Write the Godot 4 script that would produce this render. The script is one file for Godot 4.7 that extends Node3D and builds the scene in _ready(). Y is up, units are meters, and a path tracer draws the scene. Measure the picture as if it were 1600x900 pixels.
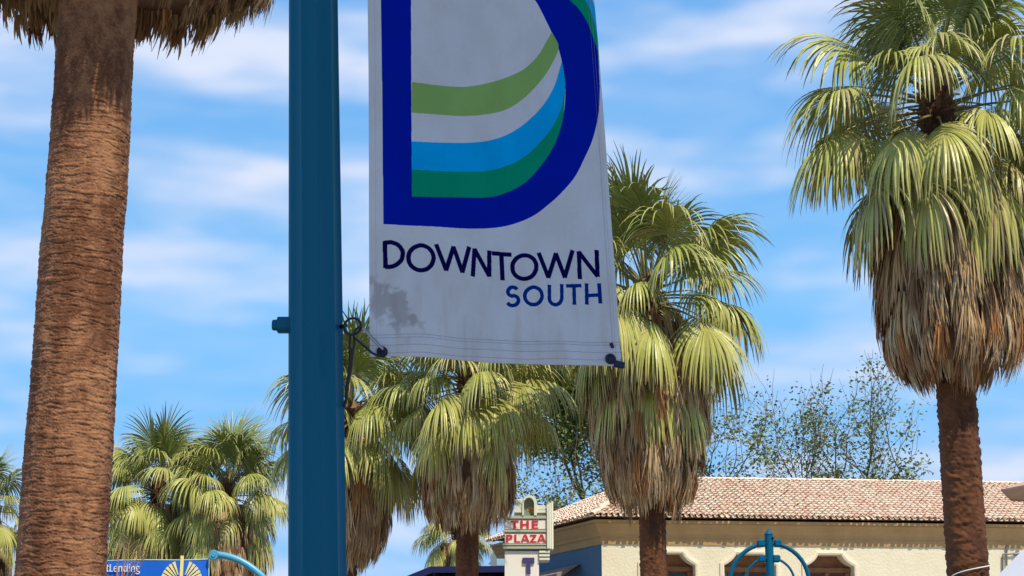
extends Node3D
# A street lamp post with a hanging cloth banner in front of fan palms, a tiled building and a tower sign.

const F := 2600.0
const PITCH := 14.5
const EYE := 1.6
var rng := RandomNumberGenerator.new()
var noise := FastNoiseLite.new()
var M := {}
var used := {}

const D_OUTER = [Vector2(44, 1580), Vector2(125, 1581), Vector2(245, 1577), Vector2(325, 1570), Vector2(427, 1551), Vector2(510, 1518), Vector2(568, 1475), Vector2(612, 1433), Vector2(657, 1379), Vector2(693, 1311), Vector2(725, 1241), Vector2(749, 1155), Vector2(760, 1063), Vector2(762, 1010), Vector2(763, 931), Vector2(751, 879), Vector2(737, 827), Vector2(710, 779), Vector2(678, 748), Vector2(619, 697), Vector2(532, 652), Vector2(423, 627), Vector2(270, 623), Vector2(41, 651)]
const D_INNER = [Vector2(133, 1487), Vector2(207, 1482), Vector2(288, 1474), Vector2(369, 1462), Vector2(431, 1442), Vector2(495, 1405), Vector2(545, 1352), Vector2(588, 1289), Vector2(615, 1229), Vector2(634, 1160), Vector2(643, 1092), Vector2(644, 1037), Vector2(639, 979), Vector2(627, 918), Vector2(608, 867), Vector2(583, 808), Vector2(559, 765), Vector2(511, 721), Vector2(442, 694), Vector2(355, 688), Vector2(246, 700), Vector2(142, 716)]
const OLIVE_BAND = [Vector2(139, 1106), Vector2(242, 1104), Vector2(313, 1098), Vector2(383, 1077), Vector2(454, 1047), Vector2(514, 1011), Vector2(566, 955), Vector2(612, 874), Vector2(620, 891), Vector2(631, 929), Vector2(601, 997), Vector2(561, 1056), Vector2(509, 1113), Vector2(449, 1157), Vector2(379, 1183), Vector2(302, 1200), Vector2(219, 1205), Vector2(137, 1209)]
const CYAN_BAND = [Vector2(135, 1305), Vector2(217, 1300), Vector2(307, 1290), Vector2(390, 1269), Vector2(461, 1235), Vector2(526, 1184), Vector2(579, 1121), Vector2(615, 1052), Vector2(639, 976), Vector2(644, 1030), Vector2(644, 1069), Vector2(629, 1138), Vector2(595, 1209), Vector2(549, 1268), Vector2(499, 1316), Vector2(441, 1349), Vector2(372, 1374), Vector2(290, 1389), Vector2(223, 1395), Vector2(134, 1398)]
const GREEN_BAND = [Vector2(134, 1398), Vector2(223, 1395), Vector2(290, 1389), Vector2(372, 1374), Vector2(441, 1349), Vector2(499, 1316), Vector2(549, 1268), Vector2(595, 1209), Vector2(629, 1138), Vector2(644, 1069), Vector2(634, 1160), Vector2(615, 1229), Vector2(588, 1289), Vector2(545, 1352), Vector2(495, 1405), Vector2(431, 1442), Vector2(369, 1462), Vector2(288, 1474), Vector2(207, 1482), Vector2(133, 1487)]
const GREEN_WEDGE = [Vector2(763, 994), Vector2(763, 931), Vector2(751, 879), Vector2(737, 827), Vector2(710, 779), Vector2(678, 748), Vector2(640, 716), Vector2(709, 696), Vector2(735, 740), Vector2(752, 785), Vector2(763, 847), Vector2(768, 900)]
const CYAN_WEDGE = [Vector2(769, 947), Vector2(768, 900), Vector2(763, 847), Vector2(752, 785), Vector2(735, 740), Vector2(709, 696), Vector2(737, 687), Vector2(760, 736), Vector2(772, 789), Vector2(774, 852)]
const TOWN_STROKES = [[Vector2(48, 1636), Vector2(49, 1717)], [Vector2(47, 1639), Vector2(63, 1637), Vector2(68, 1637), Vector2(72, 1638), Vector2(77, 1640), Vector2(81, 1641), Vector2(85, 1643), Vector2(89, 1646), Vector2(92, 1649), Vector2(95, 1652), Vector2(97, 1656), Vector2(99, 1659), Vector2(101, 1663), Vector2(102, 1668), Vector2(102, 1672), Vector2(102, 1676), Vector2(101, 1680), Vector2(100, 1685), Vector2(99, 1689), Vector2(97, 1693), Vector2(94, 1697), Vector2(91, 1700), Vector2(88, 1703), Vector2(84, 1706), Vector2(80, 1709), Vector2(76, 1711), Vector2(71, 1713), Vector2(67, 1714), Vector2(62, 1715), Vector2(49, 1715)], [Vector2(196, 1681), Vector2(194, 1690), Vector2(191, 1699), Vector2(186, 1707), Vector2(179, 1714), Vector2(172, 1719), Vector2(163, 1722), Vector2(154, 1723), Vector2(145, 1722), Vector2(137, 1718), Vector2(130, 1713), Vector2(125, 1707), Vector2(121, 1699), Vector2(119, 1690), Vector2(119, 1681), Vector2(121, 1671), Vector2(125, 1663), Vector2(131, 1656), Vector2(138, 1650), Vector2(147, 1646), Vector2(155, 1643), Vector2(164, 1643), Vector2(173, 1646), Vector2(181, 1650), Vector2(187, 1656), Vector2(192, 1663), Vector2(195, 1672), Vector2(196, 1681)], [Vector2(205, 1637), Vector2(234, 1715), Vector2(259, 1638), Vector2(285, 1715), Vector2(309, 1632)], [Vector2(318, 1723), Vector2(326, 1636), Vector2(370, 1718), Vector2(373, 1637)], [Vector2(383, 1643), Vector2(441, 1644)], [Vector2(411, 1644), Vector2(411, 1727)], [Vector2(519, 1681), Vector2(518, 1690), Vector2(514, 1699), Vector2(509, 1707), Vector2(503, 1713), Vector2(495, 1718), Vector2(486, 1721), Vector2(477, 1722), Vector2(469, 1721), Vector2(461, 1718), Vector2(454, 1713), Vector2(449, 1707), Vector2(445, 1699), Vector2(444, 1690), Vector2(444, 1681), Vector2(446, 1672), Vector2(451, 1664), Vector2(457, 1656), Vector2(464, 1651), Vector2(472, 1647), Vector2(481, 1645), Vector2(490, 1645), Vector2(498, 1647), Vector2(505, 1651), Vector2(512, 1657), Vector2(516, 1664), Vector2(519, 1672), Vector2(519, 1681)], [Vector2(529, 1637), Vector2(556, 1715), Vector2(584, 1636), Vector2(609, 1712), Vector2(638, 1624)], [Vector2(657, 1714), Vector2(658, 1627), Vector2(713, 1704), Vector2(715, 1619)]]
const SOUTH_STROKES = [[Vector2(454, 1756), Vector2(452, 1753), Vector2(448, 1751), Vector2(444, 1750), Vector2(440, 1750), Vector2(435, 1751), Vector2(432, 1754), Vector2(429, 1757), Vector2(427, 1761), Vector2(426, 1765), Vector2(426, 1765), Vector2(426, 1768), Vector2(427, 1771), Vector2(428, 1773), Vector2(430, 1775), Vector2(433, 1777), Vector2(436, 1778), Vector2(439, 1779), Vector2(443, 1777), Vector2(448, 1778), Vector2(452, 1780), Vector2(455, 1783), Vector2(457, 1787), Vector2(458, 1791), Vector2(457, 1795), Vector2(455, 1800), Vector2(452, 1803), Vector2(449, 1806), Vector2(444, 1808), Vector2(439, 1809), Vector2(435, 1809), Vector2(430, 1808), Vector2(427, 1805), Vector2(424, 1802)], [Vector2(533, 1775), Vector2(532, 1782), Vector2(529, 1788), Vector2(526, 1793), Vector2(521, 1798), Vector2(515, 1802), Vector2(509, 1804), Vector2(503, 1804), Vector2(496, 1804), Vector2(491, 1801), Vector2(486, 1798), Vector2(482, 1793), Vector2(479, 1787), Vector2(478, 1781), Vector2(478, 1774), Vector2(480, 1768), Vector2(483, 1762), Vector2(488, 1757), Vector2(493, 1753), Vector2(499, 1750), Vector2(505, 1748), Vector2(511, 1748), Vector2(517, 1750), Vector2(523, 1753), Vector2(527, 1757), Vector2(531, 1763), Vector2(532, 1769), Vector2(533, 1775)], [Vector2(558, 1740), Vector2(556, 1781), Vector2(556, 1786), Vector2(557, 1791), Vector2(560, 1795), Vector2(563, 1799), Vector2(568, 1801), Vector2(572, 1802), Vector2(577, 1802), Vector2(582, 1800), Vector2(586, 1798), Vector2(590, 1794), Vector2(593, 1789), Vector2(595, 1784), Vector2(596, 1779), Vector2(598, 1736)], [Vector2(613, 1740), Vector2(659, 1737)], [Vector2(637, 1738), Vector2(635, 1799)], [Vector2(677, 1730), Vector2(674, 1797)], [Vector2(716, 1728), Vector2(716, 1792)], [Vector2(675, 1769), Vector2(716, 1765)]]

# ------------------------------------------------------------------ helpers
# a point of the street seen at photograph position (px, py), d metres ahead of the camera
func at(px: float, py: float, d: float) -> Vector3:
	var c := cos(deg_to_rad(PITCH)); var s := sin(deg_to_rad(PITCH))
	var x := (px - 800.0) / F; var y := (450.0 - py) / F
	var k := d / (c - y * s)
	return Vector3(x * k, EYE + (y * c + s) * k, -d)

func on_plane(px: float, py: float, p: Vector3, n: Vector3) -> Vector3:
	var o := Vector3(0, EYE, 0)
	var r := at(px, py, 10.0) - o
	return o + r * ((p - o).dot(n) / r.dot(n))

class MB:
	var v := PackedVector3Array()
	var n := PackedVector3Array()
	var c := PackedColorArray()
	var uv := PackedVector2Array()
	var i := PackedInt32Array()
	func tri(a: Vector3, b: Vector3, d: Vector3, col := Color.WHITE) -> void:
		var nn := (b - a).cross(d - a).normalized()
		var k := v.size()
		v.append(a); v.append(b); v.append(d)
		for q in 3:
			n.append(nn); c.append(col); uv.append(Vector2.ZERO)
		i.append(k); i.append(k + 2); i.append(k + 1)
	func quad(a: Vector3, b: Vector3, d: Vector3, e: Vector3, col := Color.WHITE) -> void:
		var nn := (d - a).cross(e - b).normalized()
		var k := v.size()
		v.append(a); v.append(b); v.append(d); v.append(e)
		for q in 4:
			n.append(nn); c.append(col); uv.append(Vector2.ZERO)
		i.append(k); i.append(k + 2); i.append(k + 1)
		i.append(k); i.append(k + 3); i.append(k + 2)
	func quad2(a: Vector3, b: Vector3, d: Vector3, e: Vector3, c1: Color, c2: Color) -> void:
		quad(a, b, d, e, c1)
		var k := c.size()
		c[k - 2] = c2; c[k - 1] = c2
	# box with chamfered look: plain six faces, centre, size, axes
	func box(o: Vector3, s: Vector3, bs := Basis.IDENTITY, col := Color.WHITE) -> void:
		var x := bs.x * s.x * 0.5; var y := bs.y * s.y * 0.5; var z := bs.z * s.z * 0.5
		quad(o - x - y + z, o + x - y + z, o + x + y + z, o - x + y + z, col)
		quad(o + x - y - z, o - x - y - z, o - x + y - z, o + x + y - z, col)
		quad(o + x - y + z, o + x - y - z, o + x + y - z, o + x + y + z, col)
		quad(o - x - y - z, o - x - y + z, o - x + y + z, o - x + y - z, col)
		quad(o - x + y + z, o + x + y + z, o + x + y - z, o - x + y - z, col)
		quad(o - x - y - z, o + x - y - z, o + x - y + z, o - x - y + z, col)
	# box with bevelled edges
	func bbox(o: Vector3, s: Vector3, bev: float, bs := Basis.IDENTITY, col := Color.WHITE) -> void:
		var h := s * 0.5
		var g := func(x: float, y: float, z: float) -> Vector3: return o + bs.x * x + bs.y * y + bs.z * z
		for sg in [-1.0, 1.0]:
			for ax in 3:
				var q := []
				for p in [[-1, -1], [1, -1], [1, 1], [-1, 1]]:
					var t := [0.0, 0.0, 0.0]
					t[ax] = sg * h[ax]
					t[(ax + 1) % 3] = p[0] * (h[(ax + 1) % 3] - bev) * sg
					t[(ax + 2) % 3] = p[1] * (h[(ax + 2) % 3] - bev)
					q.append(g.call(t[0], t[1], t[2]))
				quad(q[0], q[1], q[2], q[3], col)
		for ax in 3:
			for s1 in [-1.0, 1.0]:
				for s2 in [-1.0, 1.0]:
					var a1 := (ax + 1) % 3; var a2 := (ax + 2) % 3
					var q := []
					for p in [[-1, 0], [1, 0], [1, 1], [-1, 1]]:
						var t := [0.0, 0.0, 0.0]
						t[ax] = p[0] * (h[ax] - bev)
						t[a1] = s1 * (h[a1] - (bev if p[1] == 1 else 0.0))
						t[a2] = s2 * (h[a2] - (0.0 if p[1] == 1 else bev))
						q.append(g.call(t[0], t[1], t[2]))
					if s1 * s2 > 0: quad(q[0], q[1], q[2], q[3], col)
					else: quad(q[3], q[2], q[1], q[0], col)
		for s0 in [-1.0, 1.0]:
			for s1 in [-1.0, 1.0]:
				for s2 in [-1.0, 1.0]:
					var a: Vector3 = g.call(s0 * h.x, s1 * (h.y - bev), s2 * (h.z - bev))
					var b: Vector3 = g.call(s0 * (h.x - bev), s1 * h.y, s2 * (h.z - bev))
					var d: Vector3 = g.call(s0 * (h.x - bev), s1 * (h.y - bev), s2 * h.z)
					if s0 * s1 * s2 > 0: tri(a, b, d, col)
					else: tri(a, d, b, col)
	# smooth tube along a path
	func tube(path: Array, radii: Array, sides: int, col := Color.WHITE, caps := true) -> void:
		var base := v.size()
		var m := path.size()
		var up := Vector3.UP
		var side := Vector3.ZERO
		for j in m:
			var t: Vector3 = (path[mini(j + 1, m - 1)] - path[maxi(j - 1, 0)]).normalized()
			if side == Vector3.ZERO:
				side = t.cross(up if absf(t.y) < 0.9 else Vector3.RIGHT).normalized()
			else:
				side = (side - t * side.dot(t)).normalized()
			var o := t.cross(side)
			var r: float = radii[j]
			for k in sides:
				var a := TAU * k / sides
				var nn := side * cos(a) + o * sin(a)
				v.append(path[j] + nn * r); n.append(nn); c.append(col); uv.append(Vector2(float(k) / sides, j))
		for j in m - 1:
			for k in sides:
				var a := base + j * sides + k
				var b := base + j * sides + (k + 1) % sides
				i.append(a); i.append(a + sides); i.append(b)
				i.append(b); i.append(a + sides); i.append(b + sides)
		if caps:
			for q in [0, m - 1]:
				var s: int = base + q * sides
				for k in range(1, sides - 1):
					if q == 0: tri(v[s], v[s + k + 1], v[s + k], col)
					else: tri(v[s], v[s + k], v[s + k + 1], col)
	# smooth surface of revolution about a vertical axis; prof = [[radius, height], ...] from bottom to top
	func lathe(o: Vector3, prof: Array, sides: int, col := Color.WHITE) -> void:
		for j in prof.size() - 1:
			var p: Array = prof[j]; var q: Array = prof[j + 1]
			var base := v.size()
			var sl := Vector2(q[1] - p[1], p[0] - q[0]).normalized()
			for k in sides + 1:
				var a := TAU * k / sides
				var d := Vector3(cos(a), 0, sin(a))
				for e in [p, q]:
					v.append(o + d * e[0] + Vector3.UP * e[1]); n.append(d * sl.x + Vector3.UP * sl.y)
					c.append(col); uv.append(Vector2(float(k) / sides, e[1]))
			for k in sides:
				var b := base + k * 2
				i.append(b); i.append(b + 2); i.append(b + 1)
				i.append(b + 1); i.append(b + 2); i.append(b + 3)
	# extruded outline: poly in (x, y), from z0 to z1 in the frame (o, bs)
	func prism(poly: PackedVector2Array, z0: float, z1: float, o := Vector3.ZERO, bs := Basis.IDENTITY, col := Color.WHITE) -> void:
		if Geometry2D.is_polygon_clockwise(poly): poly.reverse()
		var g := func(p: Vector2, z: float) -> Vector3: return o + bs.x * p.x + bs.y * p.y + bs.z * z
		var t := Geometry2D.triangulate_polygon(poly)
		for k in range(0, t.size(), 3):
			var a := poly[t[k]]; var b := poly[t[k + 1]]; var d := poly[t[k + 2]]
			if (b - a).cross(d - a) < 0:
				var w := b; b = d; d = w
			tri(g.call(a, z1), g.call(b, z1), g.call(d, z1), col)
			tri(g.call(a, z0), g.call(d, z0), g.call(b, z0), col)
		for k in poly.size():
			var a := poly[k]; var b := poly[(k + 1) % poly.size()]
			quad(g.call(a, z0), g.call(b, z0), g.call(b, z1), g.call(a, z1), col)
	# grid of rows x cols points with smooth normals; wrap joins the last column to the first
	func grid(pts: PackedVector3Array, rows: int, cols: int, wrap: bool, cols_c: PackedColorArray, uvs: PackedVector2Array) -> void:
		var base := v.size()
		v.append_array(pts)
		for r in rows:
			for k in cols:
				var l := k - 1; var g := k + 1
				if wrap:
					l = (l + cols) % cols; g = g % cols
				else:
					l = maxi(l, 0); g = mini(g, cols - 1)
				var dx := pts[r * cols + g] - pts[r * cols + l]
				var dy := pts[mini(r + 1, rows - 1) * cols + k] - pts[maxi(r - 1, 0) * cols + k]
				n.append(dx.cross(dy).normalized())
		if cols_c.is_empty():
			for k in pts.size(): c.append(Color.WHITE)
		else: c.append_array(cols_c)
		if uvs.is_empty():
			for k in pts.size(): uv.append(Vector2.ZERO)
		else: uv.append_array(uvs)
		var mc := cols if wrap else cols - 1
		for r in rows - 1:
			for k in mc:
				var a := base + r * cols + k; var b := base + r * cols + (k + 1) % cols
				i.append(a); i.append(a + cols); i.append(b)
				i.append(b); i.append(a + cols); i.append(b + cols)
	func mesh(m: Material) -> ArrayMesh:
		var am := ArrayMesh.new()
		var arr := []
		arr.resize(Mesh.ARRAY_MAX)
		arr[Mesh.ARRAY_VERTEX] = v; arr[Mesh.ARRAY_NORMAL] = n; arr[Mesh.ARRAY_COLOR] = c
		arr[Mesh.ARRAY_TEX_UV] = uv; arr[Mesh.ARRAY_INDEX] = i
		am.add_surface_from_arrays(Mesh.PRIMITIVE_TRIANGLES, arr)
		am.surface_set_material(0, m)
		return am

func numbered(called: String) -> String:
	if not used.has(called):
		used[called] = 0
		return called
	used[called] += 1
	return "%s_%03d" % [called, used[called]]

func thing(called: String, label: String, category: String, where := Vector3.ZERO, group := "") -> Node3D:
	var o := Node3D.new()
	o.name = numbered(called)
	add_child(o)
	o.position = where
	tag(o, label, category, group)
	return o

func tag(o: Node, label: String, category := "", group := "", kind := "") -> Node:
	if label: o.set_meta("label", label)
	if category: o.set_meta("category", category)
	if group: o.set_meta("group", group)
	if kind: o.set_meta("kind", kind)
	return o

# commits a builder whose points are in world space as one mesh under a parent that only has a position
func build(b: MB, called: String, m: Material, parent: Node3D = self) -> MeshInstance3D:
	var o := MeshInstance3D.new()
	o.name = numbered(called) if parent == self else called
	var off := Vector3.ZERO
	var p: Node = parent
	while p is Node3D and p != self:
		off += (p as Node3D).position
		p = p.get_parent()
	if off != Vector3.ZERO:
		for k in b.v.size(): b.v[k] -= off
	o.mesh = b.mesh(m)
	parent.add_child(o, true)
	return o

func inst(mesh: Mesh, called: String, tr: Transform3D, parent: Node3D) -> MeshInstance3D:
	var o := MeshInstance3D.new()
	o.name = called
	o.mesh = mesh
	parent.add_child(o, true)
	o.transform = tr
	return o

func lin(r: float, g: float, b: float) -> Color:
	return Color(r, g, b).linear_to_srgb()

func plain(c: Color, rough := 0.8, metal := 0.0) -> StandardMaterial3D:
	var m := StandardMaterial3D.new()
	m.albedo_color = c
	m.roughness = rough
	m.metallic = metal
	return m

func vcol(rough := 0.8, back := Color.BLACK) -> StandardMaterial3D:
	var m := StandardMaterial3D.new()
	m.vertex_color_use_as_albedo = true
	m.roughness = rough
	m.cull_mode = BaseMaterial3D.CULL_DISABLED
	if back != Color.BLACK:
		m.backlight_enabled = true
		m.backlight = back
	return m

func noise_image(size: int, freq: float, oct: int, sd: int) -> Image:
	var n := FastNoiseLite.new()
	n.seed = sd; n.frequency = freq; n.fractal_octaves = oct
	return n.get_seamless_image(size, size)

# two tones mixed by layered noise, with fine relief, laid over all three planes; per = repeats per metre
func mottled(c1: Color, c2: Color, per: float, rough: float, bump := 0.4, sd := 1) -> StandardMaterial3D:
	var m := StandardMaterial3D.new()
	var a := noise_image(256, 0.012, 5, sd); var b := noise_image(256, 0.09, 3, sd + 7)
	var im := Image.create(256, 256, false, Image.FORMAT_RGB8)
	for y in 256:
		for x in 256:
			var t := clampf((a.get_pixel(x, y).r * 0.65 + b.get_pixel(x, y).r * 0.35 - 0.5) * 2.0 + 0.5, 0, 1)
			im.set_pixel(x, y, c1.lerp(c2, t))
	m.albedo_texture = ImageTexture.create_from_image(im)
	m.uv1_triplanar = true
	m.uv1_world_triplanar = true
	m.uv1_scale = Vector3.ONE * per
	m.roughness = rough
	if bump > 0:
		var nb := noise_image(256, 0.12, 3, sd + 13)
		nb.bump_map_to_normal_map(6.0)
		m.normal_enabled = true
		m.normal_texture = ImageTexture.create_from_image(nb)
		m.normal_scale = bump
	return m

# ------------------------------------------------------------------ sky
func make_sky() -> Sky:
	var w := 2048; var h := 1024
	var im := Image.create(w, h, false, Image.FORMAT_RGBF)
	var n1 := FastNoiseLite.new(); n1.seed = 5; n1.frequency = 1.0; n1.fractal_octaves = 5
	var n2 := FastNoiseLite.new(); n2.seed = 21; n2.frequency = 1.0; n2.fractal_octaves = 4
	# cirrus sheets: photograph x, y, half width, half height, tilt, density
	var sheets := [[330, 330, 190, 75, -0.12, 1.0], [60, 300, 90, 90, 0.0, 0.75], [250, 505, 420, 34, -0.04, 0.55], [60, 80, 120, 45, 0.1, 0.45], [330, 210, 150, 40, -0.1, 0.5],
		[1130, 38, 230, 52, -0.05, 1.0], [620, 40, 160, 60, 0.0, 0.85], [560, 330, 110, 130, 0.0, 0.8], [1010, 152, 90, 20, 0.0, 0.5], [1230, 370, 160, 95, -0.15, 0.6],
		[1320, 578, 190, 22, 0.06, 0.85], [1530, 735, 190, 36, 0.02, 0.8], [640, 830, 120, 70, 0.0, 0.7], [1560, 60, 90, 90, 0.0, 0.4], [760, 420, 260, 110, 0, 0.5], [1420, 330, 120, 60, 0, 0.4]]
	var boxes := []
	for s in sheets:
		var p := at(s[0], s[1], 10.0) - Vector3(0, EYE, 0)
		boxes.append([atan2(p.x, -p.z), atan2(p.y, Vector2(p.x, p.z).length()), s[2] / F, s[3] / F, s[4], s[5]])
	for y in h:
		var el := PI * (0.5 - (y + 0.5) / h)
		var ce := cos(el); var se := sin(el)
		var up := clampf(se, 0, 1)
		var blue := Color(0.225, 0.565, 1.0).lerp(Color(0.07, 0.22, 0.66), pow(clampf((up - 0.25) / 0.75, 0, 1), 0.7))
		blue = blue.lerp(Color(0.36, 0.62, 0.95), pow(1.0 - up, 22.0))
		for x in w:
			if el < -0.02:
				im.set_pixel(x, y, Color(0.22, 0.21, 0.2))
				continue
			var az := TAU * ((x + 0.5) / w - 0.5)
			var d := Vector3(sin(az) * ce, se, -cos(az) * ce)
			var st := Vector3(d.x * 5.0, d.y * 30.0, d.z * 5.0)
			var a := n1.get_noise_3d(st.x, st.y, st.z)
			var cov: float
			var b := 0.0
			if absf(az) < 0.42 and el < 0.55:
				for q in boxes:
					var dx: float = az - q[0]
					var dy: float = el - q[1] - q[4] * dx + a * 0.012
					var e: float = (dx * dx) / (q[2] * q[2]) + (dy * dy) / (q[3] * q[3])
					if e < 6.0: b += q[5] * 1.6 * exp(-e * 0.5)
				b = minf(b, 1.2)
			var edge := clampf((0.42 - absf(az)) / 0.08, 0, 1) * clampf((0.55 - el) / 0.1, 0, 1)
			var fr := n2.get_noise_3d(d.x * 16.0, d.y * 70.0, d.z * 16.0)
			var free := clampf(0.22 + 1.2 * n2.get_noise_3d(d.x * 4.0, d.y * 16.0, d.z * 4.0), 0, 1)
			cov = lerpf(free, b, edge)
			cov = clampf(cov * (1.02 + 0.55 * a + 0.40 * fr) + 0.12 * (a + fr) + 0.07, 0, 1)
			im.set_pixel(x, y, blue.lerp(Color(0.75, 0.82, 1.0), cov * 0.97))
	var m := PanoramaSkyMaterial.new()
	m.panorama = ImageTexture.create_from_image(im)
	var s := Sky.new()
	s.sky_material = m
	return s

# ------------------------------------------------------------------ fan palms
var fronds := []      # fronds[k] = variants of age class k, youngest first
var dead_fronds := []
const AGES := [80.0, 62.0, 45.0, 28.0, 10.0, -10.0, -32.0, -52.0, -68.0]

func frond_mesh(e_deg: float, sd: int, dead := false) -> ArrayMesh:
	rng.seed = 7000 + sd
	var b := MB.new()
	var e := deg_to_rad(e_deg)
	var old := clampf((80.0 - e_deg) / 150.0, 0, 1)
	var lp := lerpf(0.85, 1.08, minf(old * 2.0, 1.0)) * rng.randf_range(0.92, 1.06)
	var sag := deg_to_rad(lerpf(4, 26, cos(e) * old + 0.1))
	var path := [Vector3.ZERO]; var rad := [0.026]
	var p := Vector3.ZERO; var ang := e
	var swing := rng.randf_range(-0.12, 0.12)
	for j in 6:
		ang -= sag / 6.0
		p += Vector3(cos(ang), sin(ang), swing * 0.3) * lp / 6.0
		path.append(p); rad.append(lerpf(0.024, 0.011, (j + 1) / 6.0))
	var pc := Color(0.26, 0.17, 0.08) if dead else Color(0.15, 0.165, 0.05).lerp(Color(0.30, 0.22, 0.09), old * 0.7)
	b.tube(path, rad, 5, pc, true)
	ang -= deg_to_rad(8)
	var t := Vector3(cos(ang), sin(ang), 0)
	var nb := Vector3(-sin(ang), cos(ang), 0)
	var roll := rng.randf_range(-0.6, 0.6)
	var s := Vector3(0, 0, 1).rotated(t, roll)
	nb = nb.rotated(t, roll)
	var kk := 46
	var span := 2.05 if not dead else 1.4
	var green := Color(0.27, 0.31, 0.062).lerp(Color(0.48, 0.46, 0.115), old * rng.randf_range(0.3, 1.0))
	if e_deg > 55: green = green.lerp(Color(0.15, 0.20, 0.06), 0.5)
	var straw := Color(0.40, 0.31, 0.145)
	if dead: green = Color(0.34, 0.245, 0.125).lerp(Color(0.22, 0.14, 0.075), rng.randf())
	var g0 := lerpf(0.10, 0.48, pow(clampf(old * 1.2, 0, 1), 0.62)) * rng.randf_range(0.85, 1.15)
	var dphi := span * 2.0 / (kk - 1)
	for k in kk:
		var phi := lerpf(-span, span, k / (kk - 1.0)) + rng.randf_range(-0.02, 0.02)
		var q := absf(phi) / span
		var l := 1.18 * (1.0 - 0.30 * q * q) * rng.randf_range(0.9, 1.06)
		var o := p + t * (0.24 * pow(maxf(cos(phi * 0.5), 0.0), 2.0) - 0.03)
		o.y -= 0.03 * cos(phi) * old
		var d := (t * cos(phi) + s * sin(phi) - nb * 0.28 * absf(sin(phi)) + nb * 0.10 * cos(phi)).normalized()
		var sd_v := (-t * sin(phi) + s * cos(phi)).normalized()
		var g := g0 * rng.randf_range(0.75, 1.3)
		var col := green * rng.randf_range(0.82, 1.18)
		if rng.randf() < 0.08 + 0.18 * old: col = col.lerp(straw, rng.randf_range(0.3, 0.9))
		col.a = 1.0
		var dry := rng.randf_range(0.1, 0.8) * (0.35 + old)
		var ms := 8
		var w0 := 0.004
		var fold := 0.55 if k % 2 == 0 else 0.4
		var jit := Vector3(rng.randf_range(-1, 1), rng.randf_range(-0.4, 0.4), rng.randf_range(-1, 1)) * 0.035
		var wmax := l * 0.42 * dphi * 0.58
		var c0 := col
		for j in ms:
			var f := (j + 1.0) / ms
			if f > 0.22:
				d = (d + Vector3.DOWN * g * (0.35 + f) + jit * f).normalized()
			var o2 := o + d * l / ms
			var w1 := l * f * dphi * 0.58 if f < 0.42 else wmax * pow(maxf(1.0 - (f - 0.42) / 0.60, 0.0), 0.75)
			var side := (sd_v - d * sd_v.dot(d)).normalized()
			var up := side.cross(d).normalized()
			var c1 := col.lerp(straw, clampf((f - 0.62) * 2.2, 0, 1) * clampf(dry, 0, 1))
			var m0 := o + up * w0 * fold; var m1 := o2 + up * w1 * fold
			b.quad2(o - side * w0, m0, m1, o2 - side * w1, c0, c1)
			b.quad2(m0, o + side * w0, o2 + side * w1, m1, c0, c1)
			o = o2; w0 = w1; c0 = c1
	return b.mesh(M.dead_leaf if dead else M.leaf)

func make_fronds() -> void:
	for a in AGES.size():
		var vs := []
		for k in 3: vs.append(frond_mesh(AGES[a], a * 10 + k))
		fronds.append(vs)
	for k in 4: dead_fronds.append(frond_mesh(-64.0 - 5.0 * k, 200 + k, true))

# ringed, cracked trunk between two heights with a fine grid
func trunk_grid(b: MB, foot: Vector3, axis: Vector3, y0: float, y1: float, rad: Callable, dy: float, cols: int, look: Dictionary) -> void:
	var rows := int((y1 - y0) / dy) + 1
	var pts := PackedVector3Array(); var cc := PackedColorArray(); var uvs := PackedVector2Array()
	pts.resize(rows * cols); cc.resize(rows * cols); uvs.resize(rows * cols)
	var n := FastNoiseLite.new(); n.seed = look.seed; n.frequency = 1.0; n.fractal_octaves = 2
	var nf := FastNoiseLite.new(); nf.seed = look.seed + 3; nf.frequency = 1.0; nf.fractal_octaves = 3
	var ca: Color = look.a; var cb: Color = look.b
	for r in rows:
		var y := y0 + (y1 - y0) * r / (rows - 1.0)
		var ctr := foot + axis * ((y - foot.y) / axis.y)
		var rr: float = rad.call(y)
		for k in cols:
			var th := TAU * k / cols
			var cx := cos(th); var cz := sin(th)
			var warp: float = n.get_noise_3d(cx * 1.4, y * 1.1, cz * 1.4) * look.get("wave", 0.03)
			var rings := n.get_noise_3d(cx * 0.9, (y + warp) * look.ring, cz * 0.9)
			var crack := clampf(1.0 - absf(rings) / look.cw, 0, 1)
			var rings2 := n.get_noise_3d(cx * 2.0 + 9.0, (y + warp) * look.ring * 2.1, cz * 2.0)
			var crack2 := clampf(1.0 - absf(rings2) / (look.cw * 0.8), 0, 1)
			var vert := n.get_noise_3d(cx * look.vert, y * 3.5 + 20.0, cz * look.vert)
			var crackv := clampf(1.0 - absf(vert) / 0.16, 0, 1)
			var big := n.get_noise_3d(cx * 0.8, y * 0.9 + 50.0, cz * 0.8)
			var fine := nf.get_noise_3d(cx * 16.0, y * 42.0, cz * 16.0)
			var h: float = -look.deep * (crack * 1.0 + crack2 * 0.55) - look.deep * 0.45 * crackv * (1.0 - crack) + fine * look.deep * look.get("fine", 0.55) + rings * look.deep * 0.8 + big * rr * 0.035
			pts[r * cols + k] = ctr + Vector3(cx, 0, -cz) * (rr + h)
			var t := clampf(0.5 + 0.7 * nf.get_noise_3d(cx * 3.0 + 4.0, y * 5.0, cz * 3.0) + 0.7 * fine + 0.9 * n.get_noise_3d(cx * 0.7, y * 0.55 + 7.0, cz * 0.7), 0, 1)
			cc[r * cols + k] = ca.lerp(cb, t)
			uvs[r * cols + k] = Vector2(float(k) / cols, y)
	b.grid(pts, rows, cols, true, cc, uvs)

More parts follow.
